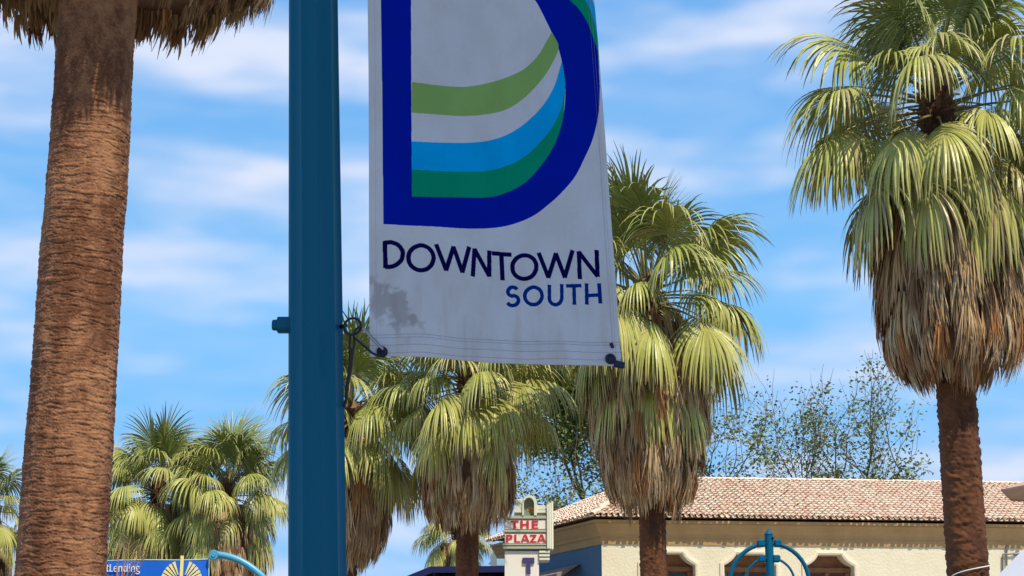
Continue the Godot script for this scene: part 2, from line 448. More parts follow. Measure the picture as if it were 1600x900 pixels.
# prof: [[height above foot, radius], ...] from the lower rim to the top
func skirt_mesh(axis0: Vector3, prof: Array, clumps: int, per: int, sd: int, rim_lift: Callable, len_scale := 1.0, under := 0.08) -> MB:
	rng.seed = sd
	var b := MB.new()
	var y0: float = prof[0][0]; var y1: float = prof[-1][0]
	var rad := func(y: float) -> float:
		for j in prof.size() - 1:
			if y <= prof[j + 1][0]:
				return lerpf(prof[j][1], prof[j + 1][1], clampf((y - prof[j][0]) / (prof[j + 1][0] - prof[j][0]), 0, 1))
		return prof[-1][1]
	# packed old leaf bases inside the thatch
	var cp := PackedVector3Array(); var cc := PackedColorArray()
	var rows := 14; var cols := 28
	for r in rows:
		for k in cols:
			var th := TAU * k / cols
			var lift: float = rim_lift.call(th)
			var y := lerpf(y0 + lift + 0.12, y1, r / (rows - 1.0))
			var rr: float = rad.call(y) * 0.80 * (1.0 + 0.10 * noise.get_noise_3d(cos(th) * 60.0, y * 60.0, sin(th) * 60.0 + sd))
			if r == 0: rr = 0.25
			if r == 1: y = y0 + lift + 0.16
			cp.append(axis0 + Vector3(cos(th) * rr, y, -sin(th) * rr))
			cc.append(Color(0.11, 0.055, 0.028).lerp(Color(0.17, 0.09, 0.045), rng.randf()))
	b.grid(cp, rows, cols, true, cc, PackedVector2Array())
	for q in clumps:
		var th := rng.randf() * TAU
		var lift: float = rim_lift.call(th)
		var hh := pow(rng.randf(), 0.85)
		var ll := rng.randf_range(0.55, 1.05) * len_scale
		var y := y0 + lift + ll * 0.95 + hh * (y1 - y0 - lift - ll * 0.7)
		if rng.randf() < 0.14: y = y0 + lift + ll * rng.randf_range(0.85, 1.1)
		var out := Vector3(cos(th), 0, -sin(th)); var side := Vector3(-out.z, 0, out.x)
		var depth := rng.randf_range(0.84, 1.05)
		var start_r: float = rad.call(y) * depth * 0.93
		if rng.randf() < under:
			y = y0 + lift + rng.randf_range(0.15, 0.35)
			depth = sqrt(rng.randf_range(0.12, 0.95))
			start_r = rad.call(y) * depth
			ll *= 0.55
		var tone := rng.randf()
		var col := Color(0.60, 0.42, 0.21).lerp(Color(0.18, 0.082, 0.032), tone)
		if rng.randf() < 0.22: col = Color(0.48, 0.37, 0.22)
		if rng.randf() < 0.10: col = Color(0.38, 0.17, 0.055)
		var spread := rng.randf_range(0.06, 0.22)
		var lean := rng.randf_range(-0.12, 0.12)
		for k in per:
			var u := rng.randf_range(-1, 1)
			var l := ll * rng.randf_range(0.6, 1.1)
			var o := axis0 + out * (start_r + rng.randf_range(-0.05, 0.05)) + side * u * 0.05 + Vector3.UP * (y + rng.randf_range(-0.06, 0.06))
			var d := (Vector3.DOWN + side * (u * spread * 1.6 + lean) + out * rng.randf_range(0.10, 0.34)).normalized()
			var w := rng.randf_range(0.008, 0.019)
			var face := (side * rng.randf_range(0.5, 1.0) + out * rng.randf_range(-0.8, 0.8)).normalized()
			var c0 := col * rng.randf_range(0.78, 1.2)
			c0.a = 1.0
			var curl := rng.randf_range(-0.12, 0.12)
			for j in 3:
				var f := (j + 1.0) / 3.0
				var target: float = rad.call(y - l * f) * depth
				var r_now := Vector2(o.x - axis0.x, o.z - axis0.z).length()
				d = (d + out * clampf((target - r_now) * 1.2, -0.35, 0.12) + Vector3.DOWN * 0.35 + side * curl * f).normalized()
				var o2 := o + d * l / 3.0
				var w1 := w * (1.0 - 0.25 * f) if j < 2 else 0.002
				var fs := (face - d * face.dot(d)).normalized()
				b.quad(o - fs * w, o2 - fs * w1, o2 + fs * w1, o + fs * w, c0)
				o = o2; w = w1
	return b

# spec: heart (crown centre), trunk radius, skirt profile in world heights, number of fronds ...
func palm(label: String, x: float, z: float, heart_y: float, sp: Dictionary) -> Node3D:
	var foot := Vector3(x, 0, z)
	var t := thing("fan_palm_tree", label, "palm tree", foot, "fan palms of the street")
	var b := MB.new()
	var r0: float = sp.r
	var rad := func(y: float) -> float:
		return r0 * (1.0 + 0.35 * exp(-y * 1.3)) * (1.0 - 0.018 * (y - 4.0))
	var look: Dictionary = sp.get("look", {"seed": 31, "ring": 8.0, "cw": 0.26, "vert": 5.0, "deep": 0.02, "wave": 0.03, "fine": 0.15, "a": Color(0.055, 0.018, 0.007), "b": Color(0.135, 0.048, 0.014)})
	var fine_from: float = sp.get("fine_from", 2.6)
	var fine_to: float = sp.get("fine_to", heart_y)
	trunk_grid(b, foot, Vector3.UP, -0.05, fine_from, rad, 0.08, 24, look)
	trunk_grid(b, foot, Vector3.UP, fine_from, fine_to, rad, sp.get("dy", 0.025), sp.get("cols", 64), look)
	if fine_to < heart_y: trunk_grid(b, foot, Vector3.UP, fine_to, heart_y, rad, 0.08, 24, look)
	b.lathe(foot + Vector3.UP * (heart_y - 0.02), [[r0 * 0.86, 0.0], [r0 * 0.55, 0.2], [0.02, 0.45]], 14, Color(0.2, 0.12, 0.06))
	build(b, "trunk", M.bark, t)
	var lift: Callable = sp.get("lift", func(_th: float) -> float: return 0.0)
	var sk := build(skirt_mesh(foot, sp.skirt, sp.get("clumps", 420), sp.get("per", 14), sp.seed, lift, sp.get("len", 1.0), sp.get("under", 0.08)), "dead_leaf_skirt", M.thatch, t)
	tag(sk, "", "", "", "stuff")
	# crown: boots of old leaf stalks in the middle, each living frond a piece of its own
	rng.seed = sp.seed + 77
	var cb := MB.new()
	var crown_h: float = sp.get("drop", 1.2)
	for q in 34:
		var th := q * 2.399
		var y := heart_y - crown_h * 0.9 * q / 34.0 + 0.1
		var out := Vector3(cos(th), 0, -sin(th))
		var st := foot + out * r0 * 0.7 + Vector3.UP * y
		var ln := rng.randf_range(0.10, 0.24)
		cb.tube([st, st + (out * 0.6 + Vector3.UP * 0.7).normalized() * ln, st + (out * 1.3 + Vector3.UP * 0.8).normalized() * ln * 1.6], [0.05, 0.035, 0.012], 5, Color(0.26, 0.15, 0.07).lerp(Color(0.07, 0.04, 0.022), rng.randf()))
	var crown := build(cb, "crown", M.thatch, t)
	var nf: int = sp.get("fronds", 58)
	var scl: float = sp.get("scale", 1.0)
	var order := []
	for q in nf: order.append(q)
	for q in nf:
		var f := q / (nf - 1.0)
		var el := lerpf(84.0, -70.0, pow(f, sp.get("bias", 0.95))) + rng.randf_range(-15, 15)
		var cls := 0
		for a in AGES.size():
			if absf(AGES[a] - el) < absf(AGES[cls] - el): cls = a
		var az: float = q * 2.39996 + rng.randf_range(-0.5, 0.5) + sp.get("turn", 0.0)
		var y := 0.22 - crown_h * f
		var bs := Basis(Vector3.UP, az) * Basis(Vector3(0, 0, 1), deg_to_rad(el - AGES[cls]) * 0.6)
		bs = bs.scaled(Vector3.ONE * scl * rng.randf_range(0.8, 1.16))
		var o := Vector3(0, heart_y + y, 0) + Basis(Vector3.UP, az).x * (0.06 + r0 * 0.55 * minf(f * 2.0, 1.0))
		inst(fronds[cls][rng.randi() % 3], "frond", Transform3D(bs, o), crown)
	var nd: int = sp.get("dead", 16)
	for q in nd:
		var az := q * 2.39996 + rng.randf_range(-0.4, 0.4)
		var bs := Basis(Vector3.UP, az).scaled(Vector3.ONE * scl * rng.randf_range(0.7, 0.95))
		var o := Vector3(0, heart_y - crown_h - 0.05 - 0.5 * rng.randf(), 0) + Basis(Vector3.UP, az).x * r0 * 0.8
		inst(dead_fronds[rng.randi() % 4], "dead_frond", Transform3D(bs, o), crown)
	return t

# a palm from photograph positions: trunk x, heart y, skirt as [y, half width in pixels] from the bottom up
func palm_at(label: String, px: float, heart_py: float, d: float, skirt_px: Array, sp: Dictionary) -> Node3D:
	var h := at(px, heart_py, d)
	if sp.has("foot"): h.x = at(sp.foot[0], sp.foot[1], d).x
	var prof := []
	for s in skirt_px:
		var p := at(px, s[0], d)
		prof.append([p.y, (at(px + s[1], s[0], d) - p).length()])
	sp.skirt = prof
	return palm(label, h.x, -d, h.y, sp)

# ------------------------------------------------------------------ leafy trees
var limit_x := 1e6   # how far right a tree may spread
func grow(w: MB, tips: Array, o: Vector3, d: Vector3, len: float, r: float, depth: int, bend: float, twig_col: Color, split: float) -> void:
	if depth < 3 and (o + d * len).x > limit_x: return
	var path := [o]; var rad := [r]
	var p := o
	var steps := 4
	for j in steps:
		d = (d + Vector3(rng.randf_range(-1, 1), rng.randf_range(-0.6, 0.9), rng.randf_range(-1, 1)) * bend).normalized()
		p += d * len / steps
		path.append(p); rad.append(r * lerpf(1.0, 0.58, (j + 1.0) / steps))
		if depth <= 2: tips.append([p, d, depth])
		if depth > 0 and j >= 1 and rng.randf() < 0.55:
			var ax := Vector3(rng.randf_range(-1, 1), rng.randf_range(-0.3, 0.3), rng.randf_range(-1, 1)).normalized()
			grow(w, tips, p, d.rotated(ax, rng.randf_range(0.5, 1.0)), len * rng.randf_range(0.55, 0.75), r * 0.5, depth - 1, bend * 1.1, twig_col, split)
	w.tube(path, rad, 7 if depth > 3 else (5 if depth > 1 else 3), twig_col, false)
	if depth > 0:
		for q in 2:
			var ax := Vector3(rng.randf_range(-1, 1), rng.randf_range(-0.4, 0.4), rng.randf_range(-1, 1)).normalized()
			grow(w, tips, p, d.rotated(ax, split * rng.randf_range(0.5, 1.2)), len * rng.randf_range(0.65, 0.85), r * 0.57, depth - 1, bend * 1.1, twig_col, split)

func leafy_tree(called: String, label: String, category: String, foot: Vector3, sp: Dictionary) -> Node3D:
	rng.seed = sp.seed
	var t := thing(called, label, category, foot)
	var w := MB.new(); var tips := []
	var stems: int = sp.get("stems", 1)
	limit_x = sp.get("limit_x", 1e6)
	if sp.has("dome"):
		# one straight bole, limbs reaching out to a wide rounded crown
		var fork: Vector3 = foot + Vector3(0, 5.2, 0)
		w.tube([foot - Vector3.UP * 0.1, foot + Vector3(0.05, 2.5, 0.04), fork], [sp.r * 1.3, sp.r, sp.r * 0.85], 12, sp.get("bark", Color(0.12, 0.085, 0.06)))
		stems = 0
		for q in 46:
			var v := Vector3(rng.randfn(), rng.randfn(), rng.randfn()).normalized() * pow(rng.randf(), 0.4)
			var e: Vector3 = sp.dome[0] + v * sp.dome[1]
			var mid := fork.lerp(e, 0.5) + Vector3.UP * 0.7
			w.tube([fork - Vector3.UP * 0.3, fork.lerp(mid, 0.5) + Vector3.UP * 0.4, mid, mid.lerp(e, 0.5) + Vector3.UP * 0.1, e], [0.09, 0.07, 0.05, 0.03, 0.01], 5, Color(0.12, 0.085, 0.06), false)
			for k in 12: tips.append([e + Vector3(rng.randfn(), rng.randfn() * 0.7, rng.randfn()) * 0.45, v, 1])
	for s in stems:
		var d := Vector3(rng.randf_range(-0.25, 0.25), 1, rng.randf_range(-0.25, 0.25))
		if stems > 1: d = Vector3(cos(s * 2.4) * 0.55, 1, sin(s * 2.4) * 0.55)
		grow(w, tips, foot + Vector3(0, -0.1, 0), d.normalized(), sp.len, sp.r, sp.depth, sp.get("bend", 0.14), sp.get("bark", Color(0.12, 0.085, 0.06)), sp.get("split", 0.6))
	build(w, "trunk", M.wood, t)
	var b := MB.new()
	var size: float = sp.leaf
	for tp in tips:
		if tp[0].y > sp.get("bare_above", 99.0) and rng.randf() < 0.8: continue
		if sp.has("keep") and not sp.keep.call(tp[0]): continue
		for q in sp.per:
			var c: Vector3 = tp[0] + Vector3(rng.randfn(), rng.randfn() * 0.8, rng.randfn()) * sp.puff
			var d := Vector3(rng.randf_range(-1, 1), rng.randf_range(-0.9, 0.3), rng.randf_range(-1, 1)).normalized()
			var s := d.cross(Vector3(rng.randf_range(-1, 1), rng.randf_range(0.2, 1), rng.randf_range(-1, 1))).normalized()
			var l: float = size * rng.randf_range(0.6, 1.3)
			var wd: float = l * sp.get("wide", 0.3)
			var up: Vector3 = s.cross(d) * wd * 0.35
			var col: Color = sp.a.lerp(sp.b, rng.randf())
			b.quad(c, c + d * l * 0.5 - s * wd, c + d * l, c + d * l * 0.45 + up, col)
			b.quad(c, c + d * l * 0.45 + up, c + d * l, c + d * l * 0.5 + s * wd, col)
	build(b, "crown", M.foliage, t)
	return t

# ------------------------------------------------------------------ banner print
func fill(im: Image, contours: Array, col: Color) -> void:
	var y0 := 99999; var y1 := -1
	for ct in contours:
		for p in ct:
			y0 = mini(y0, int(p.y)); y1 = maxi(y1, int(p.y))
	for y in range(maxi(y0, 0), mini(y1, im.get_height() - 1) + 1):
		var xs := []
		var yy := y + 0.5
		for ct in contours:
			for k in ct.size():
				var a: Vector2 = ct[k]; var b: Vector2 = ct[(k + 1) % ct.size()]
				if (a.y <= yy) != (b.y <= yy): xs.append(a.x + (yy - a.y) / (b.y - a.y) * (b.x - a.x))
		xs.sort()
		for k in range(0, xs.size() - 1, 2):
			var x0 := int(round(xs[k])); var x1 := int(round(xs[k + 1]))
			if x1 > x0: im.fill_rect(Rect2i(x0, y, x1 - x0, 1), col)

func smooth_line(pts: Array, closed := true) -> Array:
	var out := []
	var n := pts.size()
	for k in n:
		var p0: Vector2 = pts[(k - 1 + n) % n]; var p1: Vector2 = pts[k]; var p2: Vector2 = pts[(k + 1) % n]; var p3: Vector2 = pts[(k + 2) % n]
		var sharp := absf((p1 - p0).angle_to(p2 - p1)) > 0.9 or absf((p2 - p1).angle_to(p3 - p2)) > 0.9
		for s in 6:
			var t := s / 6.0
			out.append(p1.lerp(p2, t) if sharp else p1.cubic_interpolate(p2, p0, p3, t))
	return out

func stroke(im: Image, pts: Array, wd: float, col: Color) -> void:
	for k in pts.size() - 1:
		var a: Vector2 = pts[k]; var b: Vector2 = pts[k + 1]
		var d := (b - a).normalized()
		var ext := 0.0 if pts.size() > 6 else wd * 0.12
		if pts.size() > 6: ext = 1.5
		var n := Vector2(-d.y, d.x) * wd * 0.5
		fill(im, [[a - d * ext - n, b + d * ext - n, b + d * ext + n, a - d * ext + n]], col)

func banner_texture() -> Image:
	var w := 768; var h := 1993
	var im := Image.create(w, h, false, Image.FORMAT_RGB8)
	im.fill(Color8(192, 200, 210))
	fill(im, [smooth_line(D_OUTER), smooth_line(D_INNER)], Color8(0, 28, 158))
	fill(im, [smooth_line(OLIVE_BAND)], Color8(128, 168, 98))
	fill(im, [smooth_line(CYAN_BAND)], Color8(0, 158, 228))
	fill(im, [smooth_line(GREEN_BAND)], Color8(0, 140, 110))
	fill(im, [smooth_line(GREEN_WEDGE)], Color8(0, 144, 108))
	fill(im, [smooth_line(CYAN_WEDGE)], Color8(30, 160, 225))
	# the stem and bowl over the bands' ends
	for st in TOWN_STROKES: stroke(im, st, 13.8, Color8(8, 10, 72))
	for st in SOUTH_STROKES: stroke(im, st, 11.5, Color8(0, 42, 128))
	# woven tone, dirt runs, soot on the lower left
	var n := FastNoiseLite.new(); n.seed = 4; n.frequency = 0.004; n.fractal_octaves = 5
	var n2 := FastNoiseLite.new(); n2.seed = 9; n2.frequency = 0.05; n2.fractal_octaves = 3
	for y in range(500, h):
		for x in w:
			var p := im.get_pixel(x, y)
			var dirt := n.get_noise_2d(x * 1.6, y) * 0.07 + n2.get_noise_2d(x, y) * 0.018
			var tint := Color(0.80, 0.70, 0.62)
			var k := clampf(0.05 + dirt, 0, 0.2)
			if y > 1600: k += clampf(n.get_noise_2d(x * 4.0 + 300.0, y * 0.7) * 0.16, 0, 0.16) * clampf((y - 1600) / 250.0, 0, 1)
			var g := Vector2(x - 75 - (y - 1845) * 0.5, (y - 1838) * 0.9).length()
			var soot := clampf((0.62 - g / 110.0) * 1.0 + n2.get_noise_2d(x * 0.4 + 50.0, y * 0.4) * 0.45 + n.get_noise_2d(x * 3.0, y * 3.0 + 90.0) * 0.8, 0, 0.26) * clampf((120.0 - g) / 60.0, 0, 1) if g < 120 else 0.0
			p = p.lerp(Color(p.r * tint.r, p.g * tint.g, p.b * tint.b), k * 2.2)
			p = p.lerp(Color(0.30, 0.27, 0.26), soot)
			im.set_pixel(x, y, p)
	# stitching rows of the hems
	for y in [1921, 1930, 1953, 1977]:
		for x in w:
			if x % 5 < 3: im.fill_rect(Rect2i(x, int(y - x * 0.012 + 5 + 1.5 * sin(x * 0.03)), 1, 2), Color8(128, 124, 128))
	for x in [20, 744, 752]:
		for y in range(0, h - 6):
			if y % 6 < 4: im.fill_rect(Rect2i(x, y, 1, 1), Color8(150, 146, 148))
	return im

func banner_point(u: float, h: float, wave := true) -> Vector3:
	var t := clampf((h - 2.676) / 1.18, -0.1, 1.6)
	var a := deg_to_rad(9.5 + 7.8 * t)
	var p := Vector3(-0.4363 - 0.0284 * (h - 2.676) + u * 0.79 * cos(a), h, -5.0 - u * 0.79 * sin(a))
	if wave:
		var z := 0.007 * sin(u * 7.0 + h * 2.1) + 0.004 * sin(u * 15.0 - h * 5.0) + 0.004 * noise.get_noise_2d(u * 120.0, h * 60.0)
		p += Vector3(sin(a), 0, cos(a)) * z
	return p

func make_banner() -> void:
	var t := thing("cloth_banner", "white cloth banner with large blue letter D hung from teal post", "banner", banner_point(0.5, 2.676))
	var cols := 40; var rows := 90; var ht := 2.05
	var b := MB.new()
	for sg in [1.0, -1.0]:
		var pts := PackedVector3Array(); var uvs := PackedVector2Array()
		for r in rows:
			var v := r / (rows - 1.0)
			for k in cols:
				var u := k / (cols - 1.0)
				if sg < 0: u = 1.0 - u
				var dip := 0.004 * sin(u * 9.0) * (1.0 - v) - 0.008 * u * (1.0 - v)
				pts.append(banner_point(u, 2.676 + ht * v + dip) + Vector3(0.25, 0, 0.97) * 0.0009 * sg)
				uvs.append(Vector2(u, 1.0 - v))
		b.grid(pts, rows, cols, false, PackedColorArray(), uvs)
	var m := StandardMaterial3D.new()
	m.albedo_texture = ImageTexture.create_from_image(banner_texture())
	m.roughness = 0.85
	m.metallic_specular = 0.12
	build(b, "cloth", m, t)
	# doubled hems: bottom pocket and right edge
	var hm := MB.new()
	for e in 2:
		var pts := PackedVector3Array(); var uvs := PackedVector2Array()
		var n := 40 if e == 0 else 90
		for r in 4:
			for k in n:
				var g := k / (n - 1.0)
				var u := g if e == 0 else 0.972 + 0.028 * r / 3.0
				var v := (0.034 * r / 3.0 + 0.0005) if e == 0 else g
				if e == 1: v = 1.0 - g
				var dip := 0.004 * sin(u * 9.0) * (1.0 - v) - 0.008 * u * (1.0 - v)
				var off := 0.0016 if r in [0, 3] else 0.0042
				pts.append(banner_point(u, 2.676 + ht * v + dip) + Vector3(0.25, 0, 0.97) * (off + 0.0003 * e))
				uvs.append(Vector2(u, 1.0 - v))
		hm.grid(pts, 4, n, false, PackedColorArray(), uvs)
	build(hm, "hem", m, t)
	for gp in [[0.047, 2.691], [0.957, 2.694]]:
		var g := MB.new()
		var c := banner_point(gp[0], gp[1]) + Vector3(0.2, 0, 0.98) * 0.006
		var ring := []; var rr := []
		for k in 17:
			var a := TAU * k / 16.0
			ring.append(c + Vector3(cos(a) * 0.0135, sin(a) * 0.0135, -cos(a) * 0.003)); rr.append(0.0042)
		g.tube(ring, rr, 8, Color.WHITE, false)
		g.tube([c - Vector3(0, 0, 0.004), c - Vector3(0, 0, 0.001)], [0.012, 0.012], 14)
		build(g, "grommet", M.dark_steel, t)
	var k1 := MB.new()
	k1.bbox(banner_point(0.967, 2.738) + Vector3(0, 0, 0.006), Vector3(0.010, 0.018, 0.006), 0.002, Basis(Vector3.BACK, 0.4))
	build(k1, "corner_clip", M.dark_steel, t)
	k1 = MB.new()
	k1.bbox(banner_point(0.992, 2.676) + Vector3(0, 0.0, 0.004), Vector3(0.034, 0.022, 0.012), 0.003, Basis(Vector3.BACK, -0.2))
	build(k1, "corner_clip", M.dark_steel, t)
	# split ring and snap hook that tie the lower corner to the post
	var rg := MB.new()
	var rc := at(551, 510, 5.0)
	var ring := []; var rr := []
	for k in 25:
		var a := TAU * k / 24.0
		ring.append(rc + Vector3(cos(a), sin(a), 0.25 * cos(a)) * 0.0262); rr.append(0.0039)
	rg.tube(ring, rr, 8, Color.WHITE, false)
	var o := thing("split_ring", "dark metal ring joining the snap hook to teal post", "ring", rc)
	build(rg, "ring_wire", M.dark_steel, o)
	var hk := thing("snap_hook", "steel snap hook clipped through lower left banner grommet", "hook", at(575, 532, 5.0))
	var q := MB.new()
	var hp := []
	var hr := []
	for p in [[566, 513], [561, 511], [556, 515], [552, 522], [553, 527], [560, 533], [572, 543], [582, 552], [590, 556], [598, 555], [602, 550], [600, 545]]:
		hp.append(at(p[0], p[1], 4.985)); hr.append(0.0036)
	q.tube(hp, hr, 7)
	build(q, "hook_body", M.dark_steel, hk)
	var q2 := MB.new()
	q2.tube([at(567, 512, 4.98), at(583, 530, 4.975), at(599, 546, 4.975)], [0.0042, 0.0052, 0.0046], 8)
	build(q2, "gate", M.steel, hk)
	var st := thing("strap", "black strap dangling from the ring beside teal post", "strap", at(548, 526, 5.0))
	var s1 := MB.new()
	s1.tube([at(547, 524, 5.0), at(546, 540, 5.0), at(549, 556, 5.0), at(547, 578, 5.01), at(543, 600, 5.02), at(541, 622, 5.03), at(538, 636, 5.04)], [0.0036, 0.004, 0.0078, 0.0072, 0.0062, 0.005, 0.004], 7)
	s1.tube([at(553, 524, 4.995), at(554, 538, 4.995), at(550, 556, 5.0)], [0.0034, 0.004, 0.005], 7)
	build(s1, "webbing", M.black_rubber, st)

# ------------------------------------------------------------------ lamp post
func make_post() -> void:
	var lo := at(496, 900, 5.05); var hi := at(489.5, 0, 5.05)
	var ax := (hi - lo) / (hi.y - lo.y)
	var foot := lo - ax * lo.y
	var t := thing("lamp_post", "thick fluted teal blue lamp post in the foreground", "lamp post", foot)
	var b := MB.new()
	var cols := 160; var ys := [0.42, 0.8, 1.6, 2.4, 3.2, 4.0, 4.8, 5.6]
	var pts := PackedVector3Array(); var uvs := PackedVector2Array()
	for y in ys:
		var r := lerpf(0.0905, 0.0825, (y - lo.y) / (hi.y - lo.y))
		for k in cols:
			var th := TAU * k / cols
			var sc := absf(sin(th * 5.0 + 0.35))
			var rr := r * (1.0 - 0.14 * pow(sc, 0.7))
			pts.append(foot + ax * y + Vector3(cos(th) * rr, 0, -sin(th) * rr))
			uvs.append(Vector2(float(k) / cols, y))
	b.grid(pts, ys.size(), cols, true, PackedColorArray(), uvs)
	build(b, "shaft", M.teal, t)
	var bs := MB.new()
	bs.lathe(foot, [[0.19, 0.0], [0.19, 0.06], [0.165, 0.1], [0.16, 0.28], [0.13, 0.33], [0.12, 0.40], [0.098, 0.44], [0.0, 0.44]], 32)
	build(bs, "base", M.teal, t)
	# through bolt whose nut stands out on the left
	var nb := MB.new()
	var c := at(452, 508, 5.05)
	nb.tube([c + Vector3(0.03, 0, 0), c - Vector3(0.034, 0, 0), c - Vector3(0.037, 0, 0)], [0.0275, 0.0275, 0.025], 6)
	nb.tube([c - Vector3(0.037, 0, 0), c - Vector3(0.049, 0, 0), c - Vector3(0.053, 0, 0)], [0.0175, 0.0175, 0.0145], 16)
	build(nb, "bolt", M.teal, t)
	var eb := MB.new()
	var e := at(536, 512, 5.05)
	eb.tube([e - Vector3(0.02, 0, 0), e + Vector3(0.012, 0, 0.03)], [0.007, 0.006], 8)
	build(eb, "eye_bolt", M.dark_steel, t)
	# arm above the picture that carries the banner's top edge
	var am := MB.new()
	var p0 := banner_point(0.0, 4.74); var p1 := banner_point(1.0, 4.74)
	am.tube([foot + ax * 4.74, p0, p1, p1 + (p1 - p0) * 0.05], [0.016, 0.016, 0.016, 0.012], 12)
	build(am, "banner_arm", M.teal, t)
	var lh := MB.new()
	lh.lathe(foot + ax * 5.6, [[0.09, 0.0], [0.12, 0.05], [0.07, 0.12], [0.16, 0.22], [0.2, 0.4], [0.16, 0.62], [0.06, 0.74], [0.0, 0.8]], 24)
	build(lh, "lamp_head", M.white_paint, t)

# ------------------------------------------------------------------ tiled building
const A_F := 5.8
func make_building() -> void:
	var a := deg_to_rad(A_F)
	var ff := Vector3(cos(a), 0, -sin(a)); var nn := Vector3(sin(a), 0, cos(a))
	var lw := Vector3(-sin(deg_to_rad(23)), 0, -cos(deg_to_rad(23))); var ln := Vector3(-cos(deg_to_rad(23)), 0, sin(deg_to_rad(23)))
	var c0 := at(940, 860, 44.0); c0.y = 0
	var t := thing("plaza_building", "cream stucco building with blue side wall under pink clay tile roof", "building", c0)
	var wlen := 17.0; var wtop := 6.62
	var fr := Basis(ff, Vector3.UP, nn)
	var uv := func(px: float, py: float) -> Vector2:
		var p := on_plane(px, py, c0, nn) - c0
		return Vector2(p.dot(ff), p.y)
	var g := func(x: float, y: float, z := 0.0) -> Vector3: return c0 + ff * x + Vector3.UP * y + nn * z
	# front wall with three openings
	var b := MB.new()
	var wins := [[1003.0, 1086.0], [1131.0, 1212.0], [1259.0, 1334.0]]
	var top: float = uv.call(1296, 867).y
	var low := top - 2.0
	var ch := 0.34; var chy := 0.30
	var x := 0.0
	var outs := []
	for w in wins:
		var x0: float = uv.call(w[0], 880).x; var x1: float = uv.call(w[1], 880).x
		b.quad(g.call(x, 0), g.call(x0, 0), g.call(x0, wtop), g.call(x, wtop))
		var poly := PackedVector2Array([Vector2(x0, wtop), Vector2(x0, top - chy)])
		var curve := []
		for k in 6:
			var q := k / 5.0 * PI / 2
			curve.append(Vector2(x0 + ch * sin(q) * 0.55 + ch * 0.45 * k / 5.0, top - chy + chy * (1.0 - cos(q)) * 0.35 + chy * 0.65 * k / 5.0))
		var outline := [Vector2(x0, low)] + curve
		for k in range(5, -1, -1): outline.append(Vector2(x0 + x1 - curve[k].x, curve[k].y))
		outline.append(Vector2(x1, low))
		for k in range(1, outline.size() - 1): poly.append(outline[k])
		poly.append(Vector2(x1, wtop))
		var tri := Geometry2D.triangulate_polygon(poly)
		for k in range(0, tri.size(), 3):
			var p0 := poly[tri[k]]; var p1 := poly[tri[k + 1]]; var p2 := poly[tri[k + 2]]
			if (p1 - p0).cross(p2 - p0) < 0:
				var sw := p1; p1 = p2; p2 = sw
			b.tri(g.call(p0.x, p0.y), g.call(p1.x, p1.y), g.call(p2.x, p2.y))
		b.quad(g.call(x0, 0), g.call(x1, 0), g.call(x1, low), g.call(x0, low))
		for k in outline.size():
			var p0: Vector2 = outline[k]; var p1: Vector2 = outline[(k + 1) % outline.size()]
			b.quad(g.call(p0.x, p0.y, -0.42), g.call(p1.x, p1.y, -0.42), g.call(p1.x, p1.y), g.call(p0.x, p0.y))
		outs.append(outline)
		x = x1
	b.quad(g.call(x, 0), g.call(wlen, 0), g.call(wlen, wtop), g.call(x, wtop))
	build(b, "front_wall", M.cream, t)
	for o in outs:
		# moulded surround
		var tr := MB.new()
		for k in o.size() - 1:
			var p0: Vector2 = o[k]; var p1: Vector2 = o[k + 1]
			var cen := Vector2((o[0].x + o[-1].x) / 2, top - 0.9)
			var d0 := _out(o, k); var d1 := _out(o, k + 1)
			var wd := 0.13
			var q := [[0.0, 0.002], [0.0, 0.035], [0.05, 0.05], [wd, 0.035], [wd, 0.002]]
			for j in 4:
				var s0 = p0 + d0 * q[j][0]; var s1 = p1 + d1 * q[j][0]; var e1 = p1 + d1 * q[j + 1][0]; var e0 = p0 + d0 * q[j + 1][0]
				tr.quad(g.call(e0.x, e0.y, q[j + 1][1]), g.call(s0.x, s0.y, q[j][1]), g.call(s1.x, s1.y, q[j][1]), g.call(e1.x, e1.y, q[j + 1][1]))
			cen = cen
		build(tr, "window_surround", M.trim, t)
		# wooden window set back in the opening
		var x0: float = o[0].x; var x1: float = o[-1].x; var xm := (x0 + x1) / 2; var ww := x1 - x0
		var wb := MB.new()
		var pol := PackedVector2Array()
		for p in o: pol.append(p)
		wb.prism(pol, -0.46, -0.425, c0, fr)
		wb.box(g.call(x0 + 0.09, (low + top) / 2 - 0.2, -0.37), Vector3(0.12, top - low - 0.5, 0.1), fr)
		wb.box(g.call(x1 - 0.09, (low + top) / 2 - 0.2, -0.37), Vector3(0.12, top - low - 0.5, 0.1), fr)
		wb.box(g.call(xm, top - 0.38, -0.36), Vector3(ww - 0.02, 0.12, 0.12), fr)
		wb.box(g.call(xm, (low + top) / 2 - 0.22, -0.37), Vector3(0.1, top - low - 0.45, 0.09), fr)
		var wi := build(wb, "window", M.brown_wood, t)
		for sgn in [-1.0, 1.0]:
			var pn := MB.new()
			pn.box(g.call(xm + sgn * ww * 0.22, (low + top) / 2 - 0.24, -0.40), Vector3(ww * 0.44 - 0.17, top - low - 0.52, 0.02), fr)
			build(pn, "pane", M.dark_glass, wi)
	# blue side wall and back
	var sw := MB.new()
	var l1 := c0 + lw * 7.0
	sw.quad(l1, c0, c0 + Vector3.UP * wtop, l1 + Vector3.UP * wtop)
	build(sw, "side_wall", M.blue_wall, t)
	var bw := MB.new()
	var r1 := c0 + ff * wlen; var r2 := r1 - nn * 9.0; var l2 := l1 - nn * 3.0
	bw.quad(r1, r2, r2 + Vector3.UP * wtop, r1 + Vector3.UP * wtop)
	bw.quad(r2, l2, l2 + Vector3.UP * wtop, r2 + Vector3.UP * wtop)
